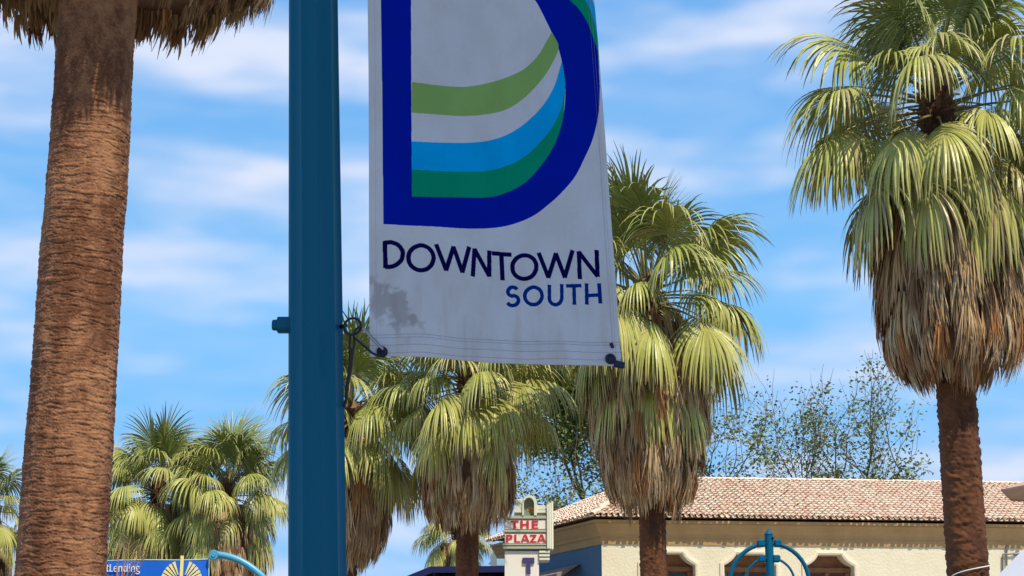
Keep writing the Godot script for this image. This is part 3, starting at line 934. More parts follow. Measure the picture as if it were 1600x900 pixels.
	bw.quad(l2, l1, l1 + Vector3.UP * wtop, l2 + Vector3.UP * wtop)
	build(bw, "rear_wall", M.cream, t)
	# cornice swept along side and front
	var eave := 6.72
	var prof := [[0.0, 6.03], [0.025, 6.03], [0.04, 6.16], [0.045, 6.22], [0.085, 6.23], [0.09, 6.27], [0.10, 6.31], [0.14, 6.36], [0.20, 6.47], [0.25, 6.54], [0.25, 6.57], [0.30, 6.57], [0.30, 6.64], [0.0, 6.64]]
	var miter := (nn + ln) / (1.0 + nn.dot(ln))
	var sect := [[l1, ln], [c0, miter], [c0 + ff * wlen, nn]]
	var cb := MB.new()
	for s in 2:
		for k in prof.size() - 1:
			var a0: Vector3 = sect[s][0] + sect[s][1] * prof[k][0] + Vector3.UP * prof[k][1]
			var b0: Vector3 = sect[s + 1][0] + sect[s + 1][1] * prof[k][0] + Vector3.UP * prof[k][1]
			var a1: Vector3 = sect[s][0] + sect[s][1] * prof[k + 1][0] + Vector3.UP * prof[k + 1][1]
			var b1: Vector3 = sect[s + 1][0] + sect[s + 1][1] * prof[k + 1][0] + Vector3.UP * prof[k + 1][1]
			cb.quad(a0, b0, b1, a1)
	build(cb, "cornice", M.cornice, t)
	# roof: deck, tiles, caps
	var over := 0.43
	var ea := c0 + miter * over + Vector3.UP * eave
	var el := l1 + ln * over + Vector3.UP * eave
	var er := c0 + ff * wlen + nn * over + Vector3.UP * eave
	var ridge_l := on_plane(1003, 749, c0 - nn * 4.0, nn)
	var rise := ridge_l.y - eave
	var ridge_r := ridge_l + ff * (wlen - (ridge_l - c0).dot(ff))
	var vf := (ridge_l - ea) - ff * (ridge_l - ea).dot(ff)
	var flen := vf.length(); vf = vf / flen
	var nf := ff.cross(vf).normalized()
	if nf.y < 0: nf = -nf
	var su := (ea - el).normalized()
	var slen := (ea - el).length()
	var vs := (ridge_l - el) - su * (ridge_l - el).dot(su)
	var shgt := vs.length(); vs = vs / shgt
	var ns := su.cross(vs).normalized()
	if ns.y < 0: ns = -ns
	var db := MB.new()
	var dk := 0.03
	# deck stops short of the tile ends
	var back := vf * 0.2; var backs := vs * 0.2
	for sg in [0.0, 0.05]:
		var off = -nf * (dk + sg); var offs = -ns * (dk + sg)
		db.quad(ea + back + off, er + back + off, ridge_r + off, ridge_l + off)
		db.tri(el + backs + offs, ea + backs + offs, ridge_l + offs)
	db.quad(ea + back - nf * (dk + 0.05), er + back - nf * (dk + 0.05), er + back - nf * dk, ea + back - nf * dk)
	db.quad(el + backs - ns * (dk + 0.05), ea + backs - ns * (dk + 0.05), ea + backs - ns * dk, el + backs - ns * dk)
	var bk := ridge_r - nn * 5.0 - Vector3.UP * rise; var bl := ridge_l - nn * 5.0 - Vector3.UP * rise
	db.quad(ridge_l - nf * dk, ridge_r - nf * dk, bk, bl)
	db.tri(el + backs - ns * dk, ridge_l - ns * dk, bl)
	db.tri(er + back - nf * dk, bk, ridge_r - nf * dk)
	var roof := build(db, "roof", M.deck, t)
	rng.seed = 91
	var tones := []
	for c in [[0.74, 0.53, 0.40], [0.78, 0.60, 0.46], [0.78, 0.63, 0.48], [0.72, 0.48, 0.35], [0.79, 0.66, 0.52], [0.68, 0.49, 0.36], [0.76, 0.57, 0.44]]:
		tones.append(mottled(lin(c[0] * 0.92, c[1] * 0.9, c[2] * 0.86), lin(minf(c[0] * 1.08, 0.8), c[1] * 1.12, c[2] * 1.16), 1.3, 0.85, 0.3, 40 + tones.size()))
	var cover := []
	for m in tones: cover.append(barrel(0.070, 0.046, 0.36, 0.056, m))
	var pitch := 0.158; var expo := 0.285
	var rest := {}
	for s in 2:
		var org := ea if s == 0 else el
		var ud := ff if s == 0 else su
		var vd := vf if s == 0 else vs
		var nd := nf if s == 0 else ns
		var ulen := wlen + 0.6 if s == 0 else slen
		var vlen := flen if s == 0 else shgt
		var apex := ((ridge_l - org).dot(ud)) / vlen
		var fall := (slen - (ridge_l - el).dot(su)) / shgt
		var pan := barrel(0.058, 0.052, 0.36, -0.040, tones[1])
		var wide_pan := barrel(0.080, 0.074, 0.36, -0.026, tones[2])
		for row in int(vlen / expo) + 1:
			for col in range(-2, int(ulen / pitch) + 1):
				for kind in 2:
					var u := (col + 0.5 * kind) * pitch; var v := row * expo
					if v > vlen - 0.1: continue
					var left := v * apex
					var right := ulen - (v * fall if s == 1 else 0.0)
					if u < left - 0.05 or u > right + 0.02: continue
					if kind == 1 and row == 0 and s == 0 and (col in [22, 23, 46, 47, 78, 79]): continue
					var pk := noise.get_noise_2d(u * 45.0 + 100.0 * s, v * 60.0) + rng.randfn() * 0.22
					var tone: int = ([3, 0, 6, 5] if pk > 0.18 else ([6, 1, 2, 0] if pk > -0.1 else [1, 2, 4, 4]))[rng.randi() % 4]
					var pos := org + ud * (u + rng.randfn() * 0.006) + vd * (v + rng.randfn() * 0.016 + (0.03 if kind == 1 else 0.0)) + nd * (0.040 if kind == 1 else 0.026)
					var yaw := rng.randfn() * 0.035
					var bs := Basis(ud, nd, -vd).rotated(nd, yaw).rotated(ud, (-0.07 if kind == 1 else -0.035) + rng.randfn() * 0.015)
					var tf := Transform3D(bs, pos - c0)
					var me: ArrayMesh = cover[tone] if kind == 1 else (pan if row == 0 else wide_pan)
					if row < 1 and s == 0 or (row in [1, 2] and s == 0 and kind == 1):
						inst(me, "roof_tile", tf, roof)
					else:
						var key := tone if kind == 1 else (99 if row == 0 else 98)
						if not rest.has(key): rest[key] = [me, []]
						rest[key][1].append(tf)
	for key in rest:
		var st := SurfaceTool.new()
		st.begin(Mesh.PRIMITIVE_TRIANGLES)
		for tf in rest[key][1]: st.append_from(rest[key][0], 0, tf)
		var mi := MeshInstance3D.new()
		mi.name = "roof_tile_field"
		mi.mesh = st.commit()
		mi.mesh.surface_set_material(0, rest[key][0].surface_get_material(0))
		roof.add_child(mi, true)
		tag(mi, "", "", "", "stuff")
	# ridge and hip caps
	for line in [[ridge_l, ridge_r], [ea, ridge_l], [el, ridge_l]]:
		var d: Vector3 = line[1] - line[0]
		var cnt := int(d.length() / 0.36)
		d = d.normalized()
		for k in cnt:
			var cap: ArrayMesh = ridge_cap if k % 3 != 1 else cover[k % 7]
			var sd := d.cross(Vector3.UP).normalized()
			var bs := Basis(sd, sd.cross(d).normalized(), -d).rotated(Vector3.UP, rng.randfn() * 0.03).scaled(Vector3.ONE * 1.25)
			inst(cap, "ridge_tile", Transform3D(bs, line[0] + d * k * 0.36 + Vector3.UP * (0.03 + rng.randfn() * 0.008) - c0), roof)
	# conduits on the wall at the right
	var pipes := MB.new()
	for pp in [[[1573, 852], [1573, 884]], [[1567, 866], [1567, 895]], [[1567, 866], [1592, 865]]]:
		var p0 := on_plane(pp[0][0], pp[0][1], c0 + nn * 0.06, nn); var p1 := on_plane(pp[1][0], pp[1][1], c0 + nn * 0.06, nn)
		pipes.tube([p0, p1], [0.022, 0.022], 8)
	pipes.tube([on_plane(1584, 866, c0 + nn * 0.06, nn), on_plane(1592, 865, c0 + nn * 0.06, nn)], [0.04, 0.045], 8)
	build(pipes, "conduit", M.grey_metal, t)
	# awning against the blue wall
	var aw := MB.new()
	var s0 := on_plane(908, 880, c0, ln)
	s0.y = at(908, 880, 45).y
	var al := s0 + lw * 2.6 - Vector3.UP * 0.02
	var up0 := s0 + ln * 0.02; var up1 := al + ln * 0.02
	var dn0 := up0 + ln * 0.7 - Vector3.UP * 0.28; var dn1 := up1 + ln * 0.7 - Vector3.UP * 0.28
	aw.quad(dn1, dn0, up0, up1); aw.quad(dn0, dn1, dn1 - Vector3.UP * 0.16, dn0 - Vector3.UP * 0.16)
	aw.quad(up0 - Vector3.UP * 0.05, dn0 - Vector3.UP * 0.16, dn1 - Vector3.UP * 0.16, up1 - Vector3.UP * 0.05)
	aw.tri(up0, dn0, dn0 - Vector3.UP * 0.16); aw.tri(up1, dn1 - Vector3.UP * 0.16, dn1)
	build(aw, "awning", M.taupe, t)

var ridge_cap: ArrayMesh

func _out(o: Array, k: int) -> Vector2:
	var d := Vector2.ZERO
	if k > 0:
		var e: Vector2 = (o[k] - o[k - 1]).normalized(); d += Vector2(-e.y, e.x)
	if k < o.size() - 1:
		var e: Vector2 = (o[k + 1] - o[k]).normalized(); d += Vector2(-e.y, e.x)
	d = d.normalized()
	return d

# half-round clay tile along -z, lower end at z = 0: end radii, length, height of the arch (negative for a trough)
func barrel(r0: float, r1: float, ln: float, hgt: float, m: Material) -> ArrayMesh:
	var b := MB.new()
	var n := 6
	var th := 0.012
	for k in n:
		var a0 := PI * k / n; var a1 := PI * (k + 1) / n
		var q := func(a: float, r: float, z: float, off: float) -> Vector3:
			return Vector3(cos(a) * (r + off), sin(a) * (absf(hgt) * r / r0 + off) * signf(hgt), z)
		var f := [q.call(a0, r0, 0.0, 0.0), q.call(a1, r0, 0.0, 0.0), q.call(a1, r1, -ln, 0.0), q.call(a0, r1, -ln, 0.0)]
		var h := [q.call(a0, r0, 0.0, -th), q.call(a1, r0, 0.0, -th), q.call(a1, r1, -ln, -th), q.call(a0, r1, -ln, -th)]
		if hgt > 0:
			b.quad(f[1], f[0], f[3], f[2]); b.quad(h[0], h[1], h[2], h[3])
			b.quad(f[0], f[1], h[1], h[0])
		else:
			b.quad(f[0], f[1], f[2], f[3]); b.quad(h[1], h[0], h[3], h[2])
			b.quad(f[1], f[0], h[0], h[1])
	return b.mesh(m)

# ------------------------------------------------------------------ tower sign
func pbox(b: MB, x0: float, y0: float, x1: float, y1: float, d: float, z0: float, z1: float, bev := 0.006) -> void:
	var p := at(x0, y1, d); var q := at(x1, y0, d)
	b.bbox(Vector3((p.x + q.x) / 2, (p.y + q.y) / 2, -d + (z0 + z1) / 2), Vector3(q.x - p.x, q.y - p.y, z1 - z0), bev)

func lettering(txt: String, px: float, py_top: float, py_bot: float, wide_px: float, d: float, z: float, m: Material, called: String, parent: Node3D, weight := 800) -> void:
	var tm := TextMesh.new()
	var f := SystemFont.new()
	f.font_names = PackedStringArray(["Droid Sans"])
	f.font_weight = weight
	tm.font = f
	tm.text = txt
	tm.font_size = 64
	tm.pixel_size = 0.01
	tm.depth = 0.02
	tm.material = m
	var ab := tm.get_aabb()
	var c := at(px, (py_top + py_bot) / 2, d)
	var hgt := (at(px, py_top, d) - at(px, py_bot, d)).length()
	var wid := (at(px + wide_px, py_top, d) - at(px, py_top, d)).length()
	var mi := MeshInstance3D.new()
	mi.name = called
	mi.mesh = tm
	parent.add_child(mi, true)
	var s := Vector3(wid / ab.size.x, hgt / ab.size.y, 1.0)
	var ctr := ab.position + ab.size * 0.5
	mi.scale = s
	mi.position = Vector3(c.x, c.y, -d + z) - parent.position - Vector3(ctr.x * s.x, ctr.y * s.y, 0)

func make_sign() -> void:
	var d := 43.0
	var foot := at(822, 880, d); foot.y = 0
	var t := thing("tower_sign", "tall tower sign reading THE PLAZA in red on white panels", "sign", foot)
	var b := MB.new()
	pbox(b, 788, 861, 842, 1215, d, -0.55, 0.0, 0.01)
	build(b, "column", M.white_paint, t)
	b = MB.new()
	pbox(b, 788, 811, 858, 858, d, -0.45, 0.02)
	build(b, "panel_box", M.sign_grey, t)
	for r in [[806, 811.5], [828, 832.5], [849.5, 853], [854, 858.5]]:
		b = MB.new()
		pbox(b, 785.5, r[0] + 0.4, 857, r[1] - 0.6, d, 0.0, 0.08)
		build(b, "rail", M.sign_grey, t)
	for r in [[812.5, 827], [834, 849]]:
		b = MB.new()
		pbox(b, 789, r[0], 854, r[1], d, 0.021, 0.05)
		build(b, "letter_panel", M.white_paint, t)
	lettering("THE", 819.5, 814, 826.5, 43, d, 0.06, M.sign_red, "letters", t)
	lettering("PLAZA", 822, 835.5, 848, 62, d, 0.06, M.sign_red, "letters", t)
	# arched crest between stepped shoulders
	b = MB.new()
	var outer := []; var inner := []
	for k in 13:
		var a := PI * k / 12.0
		outer.append(at(827.5 + 11.5 * cos(a), 786.5 - 12.0 * sin(a), d)); inner.append(at(826.5 + 8.0 * cos(a), 787.5 - 9.5 * sin(a), d))
	outer.push_front(at(839, 806, d)); outer.append(at(816, 806, d))
	inner.push_front(at(834.5, 806, d)); inner.append(at(818.5, 806, d))
	for k in outer.size() - 1:
		for z in [0.10, -0.3]:
			var zz := Vector3(0, 0, z)
			if z > 0: b.quad(inner[k] + zz, outer[k] + zz, outer[k + 1] + zz, inner[k + 1] + zz)
			else: b.quad(outer[k] + zz, inner[k] + zz, inner[k + 1] + zz, outer[k + 1] + zz)
		b.quad(outer[k] + Vector3(0, 0, 0.1), outer[k] + Vector3(0, 0, -0.3), outer[k + 1] + Vector3(0, 0, -0.3), outer[k + 1] + Vector3(0, 0, 0.1))
		b.quad(inner[k] + Vector3(0, 0, -0.3), inner[k] + Vector3(0, 0, 0.1), inner[k + 1] + Vector3(0, 0, 0.1), inner[k + 1] + Vector3(0, 0, -0.3))
	var arch := build(b, "arch", M.sign_pale, t)
	b = MB.new()
	for k in inner.size() - 2:
		b.tri(inner[0] + Vector3(0, 0, -0.06), inner[k + 1] + Vector3(0, 0, -0.06), inner[k + 2] + Vector3(0, 0, -0.06))
	build(b, "arch_panel", M.sign_green, arch)
	b = MB.new()
	for k in 5:
		var a := 0.5 + k * 0.45
		var c := at(829, 800, d) + Vector3(0, 0, -0.05)
		var dr := Vector3(cos(a), sin(a), 0); var sd := Vector3(-sin(a), cos(a), 0)
		b.quad(c - sd * 0.01, c + dr * 0.09 - sd * 0.03, c + dr * 0.16, c + dr * 0.09 + sd * 0.03)
	build(b, "ornament", plain(lin(0.75, 0.38, 0.12), 0.7), arch)
	for s in [[806.5, 780.5, 816], [803.5, 797, 816], [838.5, 790, 852], [838.5, 797.5, 854]]:
		b = MB.new()
		pbox(b, s[0], s[1], s[2], s[1] + 4.2 if s[1] > 792 else 797, d, -0.25, 0.06)
		build(b, "shoulder", M.sign_pale, t)
	b = MB.new()
	pbox(b, 803.5, 801.2, 816, 806, d, -0.3, -0.02); pbox(b, 838.8, 801.8, 854, 806, d, -0.3, -0.02)
	pbox(b, 806, 797, 816, 801, d, -0.3, -0.03); pbox(b, 839, 797, 853, 801, d, -0.3, -0.03)
	build(b, "shoulder_core", M.sign_grey, t)
	for f in [[854.5, 789, 857.3, 0.12], [858.2, 786, 860.8, 0.05], [861.8, 783, 864.5, -0.04]]:
		b = MB.new()
		pbox(b, f[0], f[1], f[2], 857.5, d, -0.5, f[3])
		build(b, "fin", M.sign_pale, t)
	b = MB.new()
	pbox(b, 857.3, 790, 861.8, 856, d, -0.5, -0.06)
	build(b, "fin_core", M.sign_grey, t)
	for k in 3:
		b = MB.new()
		pbox(b, 842.2, 861 + k * 5.6, 859 - k * 0.2, 864.2 + k * 5.6, d, -0.5, 0.07)
		build(b, "step", M.sign_pale, t)
	b = MB.new()
	pbox(b, 842.2, 864, 857, 877, d, -0.5, -0.03)
	build(b, "step_core", M.sign_grey, t)
	b = MB.new()
	pbox(b, 816.5, 871.5, 835, 880.5, d, 0.004, 0.05); pbox(b, 822.5, 880.5, 829, 897, d, 0.004, 0.05)
	build(b, "letter_t", M.sign_violet, t)

# ------------------------------------------------------------------ small street things
func make_low_roof() -> void:
	var d := 46.0
	var t := thing("low_canopy", "low dark roofed shop canopy with blue fascia behind palm trunk", "canopy", Vector3(at(735, 890, d).x, 0, -d))
	var b := MB.new()
	var p0 := at(560, 931, d); var p1 := at(672, 885, d); var p2 := at(802, 884, d)
	for z in [[0.0, -0.08]]:
		var th := Vector3(0, 0.14, 0); var zb := Vector3(0, 0, -0.08)
		b.prism(PackedVector2Array([Vector2(p0.x, p0.y), Vector2(p1.x, p1.y), Vector2(p2.x, p2.y), Vector2(p2.x, p2.y - 0.17), Vector2(p1.x + 0.06, p1.y - 0.17), Vector2(p0.x + 0.06, p0.y - 0.19)]), -d - 0.08, -d)
	build(b, "fascia", M.navy, t)
	b = MB.new()
	var bz := Vector3(0, 0, -5)
	var dn := Vector3(0, -0.03, -0.085)
	b.quad(p0 + dn, p1 + dn, p1 + bz, p0 + bz); b.quad(p1 + dn, p2 + dn, p2 + bz, p1 + bz)
	build(b, "roof_sheet", M.dark_roof, t)
	b = MB.new()
	b.box(Vector3((p1.x + p2.x) / 2 - 0.3, (p1.y - 0.2) / 2, -d - 2.6), Vector3(p2.x - p1.x + 0.4, p1.y - 0.25, 4.0))
	build(b, "wall", M.taupe, t)
	for x in [p1.x + 0.1, p2.x - 0.1]:
		b = MB.new()
		b.tube([Vector3(x, 0, -d - 0.2), Vector3(x, p1.y - 0.17, -d - 0.2)], [0.06, 0.06], 10)
		build(b, "support", M.navy, t)
	var lb := thing("light_box_sign", "pale blue panel sign standing on the dark canopy's end", "sign", at(793, 884, d))
	b = MB.new()
	pbox(b, 776, 872.5, 801.5, 883.6, d, -0.24, -0.1)
	build(b, "panel", M.pale_blue, lb)
	b = MB.new()
	pbox(b, 801.6, 872, 806.5, 884, d, -0.26, -0.06)
	build(b, "frame_end", M.navy, lb)

func make_left_arch() -> void:
	var d := 18.0
	var post_x := at(432, 900, d).x
	var t := thing("arched_bracket_post", "light teal post with curved pipe arm holding blue banner", "post", Vector3(post_x, 0, -d))
	var b := MB.new()
	var y1 := at(432, 960, d).y
	var path := []; var rr := []
	for p in [[338, 866.5], [350, 868], [362, 871], [374, 875.5], [386, 882], [398, 890.5], [409, 900], [419, 912], [427, 928], [431, 946], [432, 962]]:
		path.append(at(p[0], p[1], d)); rr.append(0.037)
	b.tube(path, rr, 14, Color.WHITE, true)
	build(b, "arm", M.teal_light, t)
	b = MB.new()
	b.tube([Vector3(post_x, 0, -d), Vector3(post_x, 0.3, -d), Vector3(post_x, 0.32, -d), Vector3(post_x, y1 + 0.05, -d)], [0.09, 0.09, 0.05, 0.045], 16)
	build(b, "post", M.teal_light, t)
	b = MB.new()
	var c := at(335, 868, d)
	b.tube([c + Vector3(0, 0, -0.05), c + Vector3(0, 0, 0.05), c + Vector3(0, 0, 0.056)], [0.056, 0.056, 0.048], 18)
	b.tube([c + Vector3(0, 0, 0.056), c + Vector3(0, 0, 0.066)], [0.024, 0.021], 14)
	build(b, "end_collar", M.teal_light, t)
	# blue banner tied below
	var s := thing("blue_street_banner", "blue banner with white lettering and yellow sunburst behind palm trunk", "banner", at(240, 940, d))
	b = MB.new()
	var pts := PackedVector3Array()
	var cols := 30; var rows := 8
	for sg in [1.0, -1.0]:
		pts = PackedVector3Array()
		for r in rows:
			for k in cols:
				var u := k / (cols - 1.0)
				if sg < 0: u = 1 - u
				var p := at(lerpf(60, 326, u), lerpf(985, lerpf(880, 873.5, u) + 1.2 * sin(u * 9.0), r / (rows - 1.0)), d)
				p.z += 0.012 * sin(u * 14.0 + r * 0.5) + 0.002 * sg
				pts.append(p)
		b.grid(pts, rows, cols, false, PackedColorArray(), PackedVector2Array())
	build(b, "cloth", M.banner_blue, s)
	b = MB.new()
	var edge := []; var er := []
	for k in 20:
		var u := k / 19.0
		edge.append(at(lerpf(60, 326, u), lerpf(880, 873.5, u) + 1.2 * sin(u * 9.0) - 0.4, d) + Vector3(0, 0, 0.012 * sin(u * 14.0 + 3.5))); er.append(0.008)
	b.tube(edge, er, 6)
	b.tube([at(326, 873.5, d), at(326.5, 985, d)], [0.007, 0.007], 6)
	build(b, "edge_cord", M.pale_blue, s)
	lettering("tLending", 193, 881, 897.5, 53, d, 0.02, M.white_paint, "lettering", s, 500)
	b = MB.new()
	var sc := at(284, 912, d) + Vector3(0, 0, 0.026)
	b.bbox(at(284, 896, d) + Vector3(0, 0.05, 0.024), Vector3(0.036, 0.27, 0.006), 0.002)
	for sg in [-1.0, 1.0]:
		for k in 6:
			var a := deg_to_rad(68.0 - k * 11.0)
			var dr := Vector3(cos(a) * sg, sin(a), 0); var sd := Vector3(-dr.y, dr.x, 0)
			var r0 := 0.10; var r1 := 0.245 - 0.004 * k
			var q := [sc + dr * r0 - sd * 0.004, sc + dr * r1 - sd * 0.0165, sc + dr * r1 + sd * 0.0165, sc + dr * r0 + sd * 0.004]
			b.quad(q[0], q[1], q[2], q[3])
	build(b, "sunburst", M.sun_yellow, s)

func make_twigs() -> void:
	# dry bare shrub that reaches up in front of the blue banner
	rng.seed = 61
	var d := 17.2
	var foot := Vector3(at(188, 900, d).x, 0, -d)
	var t := thing("bare_shrub", "thin dry twigs in front of the blue banner's lettering", "shrub", foot)
	var fork := at(183, 935, d)
	var b := MB.new()
	b.tube([foot, foot.lerp(fork, 0.5) + Vector3(0.05, 0, 0), fork], [0.03, 0.02, 0.014], 7)
	for k in 9:
		var tip := at(rng.randf_range(168, 236), rng.randf_range(826, 866), d + rng.randf_range(-0.25, 0.25))
		var mid := fork.lerp(tip, 0.55) + Vector3(rng.randf_range(-0.06, 0.06), rng.randf_range(-0.02, 0.05), 0)
		b.tube([fork, fork.lerp(mid, 0.5), mid, mid.lerp(tip, 0.5) + Vector3(0, 0.02, 0), tip], [0.006, 0.005, 0.004, 0.003, 0.0012], 5)
		for q in 4:
			var o := mid.lerp(tip, rng.randf_range(0.1, 0.9))
			var e := o + Vector3(rng.randf_range(-0.12, 0.12), rng.randf_range(0.02, 0.14), rng.randf_range(-0.08, 0.08))
			b.tube([o, o.lerp(e, 0.5) + Vector3(0, 0.012, 0), e], [0.003, 0.002, 0.001], 4)
	build(b, "stems", M.twig, t)

func make_right_arch() -> void:
	var d := 20.0
	var x := at(1202, 860, d).x
	var t := thing("teal_arch_post", "dark teal post with pointed finial and double ring arches", "post", Vector3(x, 0, -d))
	var b := MB.new()
	var y1 := at(1202, 842, d).y
	b.tube([Vector3(x, 0, -d), Vector3(x, 0.35, -d), Vector3(x, 0.37, -d), Vector3(x, y1, -d)], [0.09, 0.09, 0.056, 0.05], 18)
	build(b, "post", M.teal, t)
	b = MB.new()
	b.lathe(Vector3(x, y1, -d), [[0.05, -0.02], [0.05, 0.04], [0.055, 0.055], [0.035, 0.085], [0.012, 0.11], [0.0, 0.125]], 18)
	build(b, "finial", M.teal, t)
	for rr in [[62.0, 911.0, 0.026, 0.0], [39.0, 911.0, 0.015, 0.02]]:
		b = MB.new()
		var path := []; var rad := []
		for k in 41:
			var a := TAU * k / 40.0
			path.append(at(1202 + rr[0] * cos(a), rr[1] - rr[0] * sin(a), d) + Vector3(0, 0, rr[3])); rad.append(rr[2])
		b.tube(path, rad, 12, Color.WHITE, false)
		build(b, "ring", M.teal, t)
	for p in [[1189, 849], [1215, 849], [1190, 873], [1213, 873]]:
		b = MB.new()
		b.bbox(at(p[0], p[1], d), Vector3(0.09, 0.085, 0.10), 0.015)
		build(b, "clamp", M.teal, t)
	b = MB.new()
	var sc := at(1207, 841, d) + Vector3(0, 0, 0.04)
	b.lathe(sc, [[0.0, -0.018], [0.016, -0.01], [0.02, 0.0], [0.016, 0.01], [0.0, 0.018]], 12)
	build(b, "camera_dome", M.dark_steel, t)

func make_canopies() -> void:
	# white shade tent, only its sloping edge is in the picture
	var d := 15.0
	var peak := at(1800, 624, 16.25)
	var t := thing("white_shade_tent", "white fabric tent roof sloping at the lower right corner", "tent", Vector3(peak.x, 0, peak.z))
	var b := MB.new()
	var e := at(1540, 924, 17.5); var hw := peak.x - e.x
	var cs := []
	for q in [[-1, 1], [1, 1], [1, -1], [-1, -1]]: cs.append(Vector3(peak.x + q[0] * hw, e.y, peak.z + q[1] * hw))
	for k in 4:
		var a: Vector3 = cs[k]; var c: Vector3 = cs[(k + 1) % 4]
		var n := 8
		for j in n:
			var f0 := float(j) / n; var f1 := (j + 1.0) / n
			var sg := func(f: float) -> float: return -0.06 * sin(f * PI)
			var a0: Vector3 = a.lerp(peak, f0) + Vector3.UP * sg.call(f0); var c0: Vector3 = c.lerp(peak, f0) + Vector3.UP * sg.call(f0)
			var a1: Vector3 = a.lerp(peak, f1) + Vector3.UP * sg.call(f1); var c1: Vector3 = c.lerp(peak, f1) + Vector3.UP * sg.call(f1)
			b.quad(a0, c0, c1, a1)
		b.quad(a - Vector3.UP * 0.2, c - Vector3.UP * 0.2, c, a)
	build(b, "tent_roof", M.tent_white, t)
	for p in cs:
		b = MB.new()
		b.tube([Vector3(p.x, 0, p.z), p - Vector3.UP * 0.02], [0.03, 0.03], 10)
		build(b, "pole", M.white_paint, t)
	# brown parasol at the right edge
	d = 22.0
	var tip := at(1574, 760, d)
	var px := tip.x + 1.5
	var u := thing("brown_parasol", "brown parasol corner poking in above tiled roof at right", "parasol", Vector3(px, 0, -d - 0.3))
	b = MB.new()
	var crown := Vector3(px, tip.y + 0.5, -d - 0.3)
	for k in 8:
		var a0 := PI + TAU * k / 8.0; var a1 := PI + TAU * (k + 1) / 8.0
		var q0 := Vector3(px + cos(a0) * 1.5, tip.y, -d - 0.3 + sin(a0) * 1.5); var q1 := Vector3(px + cos(a1) * 1.5, tip.y, -d - 0.3 + sin(a1) * 1.5)
		b.tri(q1, q0, crown)
		b.quad(q0 - Vector3.UP * 0.02, q1 - Vector3.UP * 0.02, q1, q0)
	build(b, "canopy", M.tan_cloth, u)
	b = MB.new()
	b.tube([Vector3(px, 0, -d - 0.3), crown + Vector3.UP * 0.08], [0.03, 0.025], 10)
	build(b, "pole", M.taupe, u)
	# thin cable round the right palm's trunk
	var c := thing("thin_cable", "thin pale cable looped over the right palm trunk", "cable", at(1515, 892, 25.6))
	b = MB.new()
	var ctr := at(1513, 890, 26.0)
	var path := []; var rr := []
	for k in 22:
		var f := k / 21.0
		var a := lerpf(-2.7, 0.2, f)
		var y := at(1513, lerpf(903, 881, pow(f, 0.7)), 26.0).y
		path.append(Vector3(ctr.x + cos(a) * 0.345, y, ctr.z - sin(a) * 0.345)); rr.append(0.009)
	b.tube(path, rr, 6)
	build(b, "wire", M.white_paint, c)

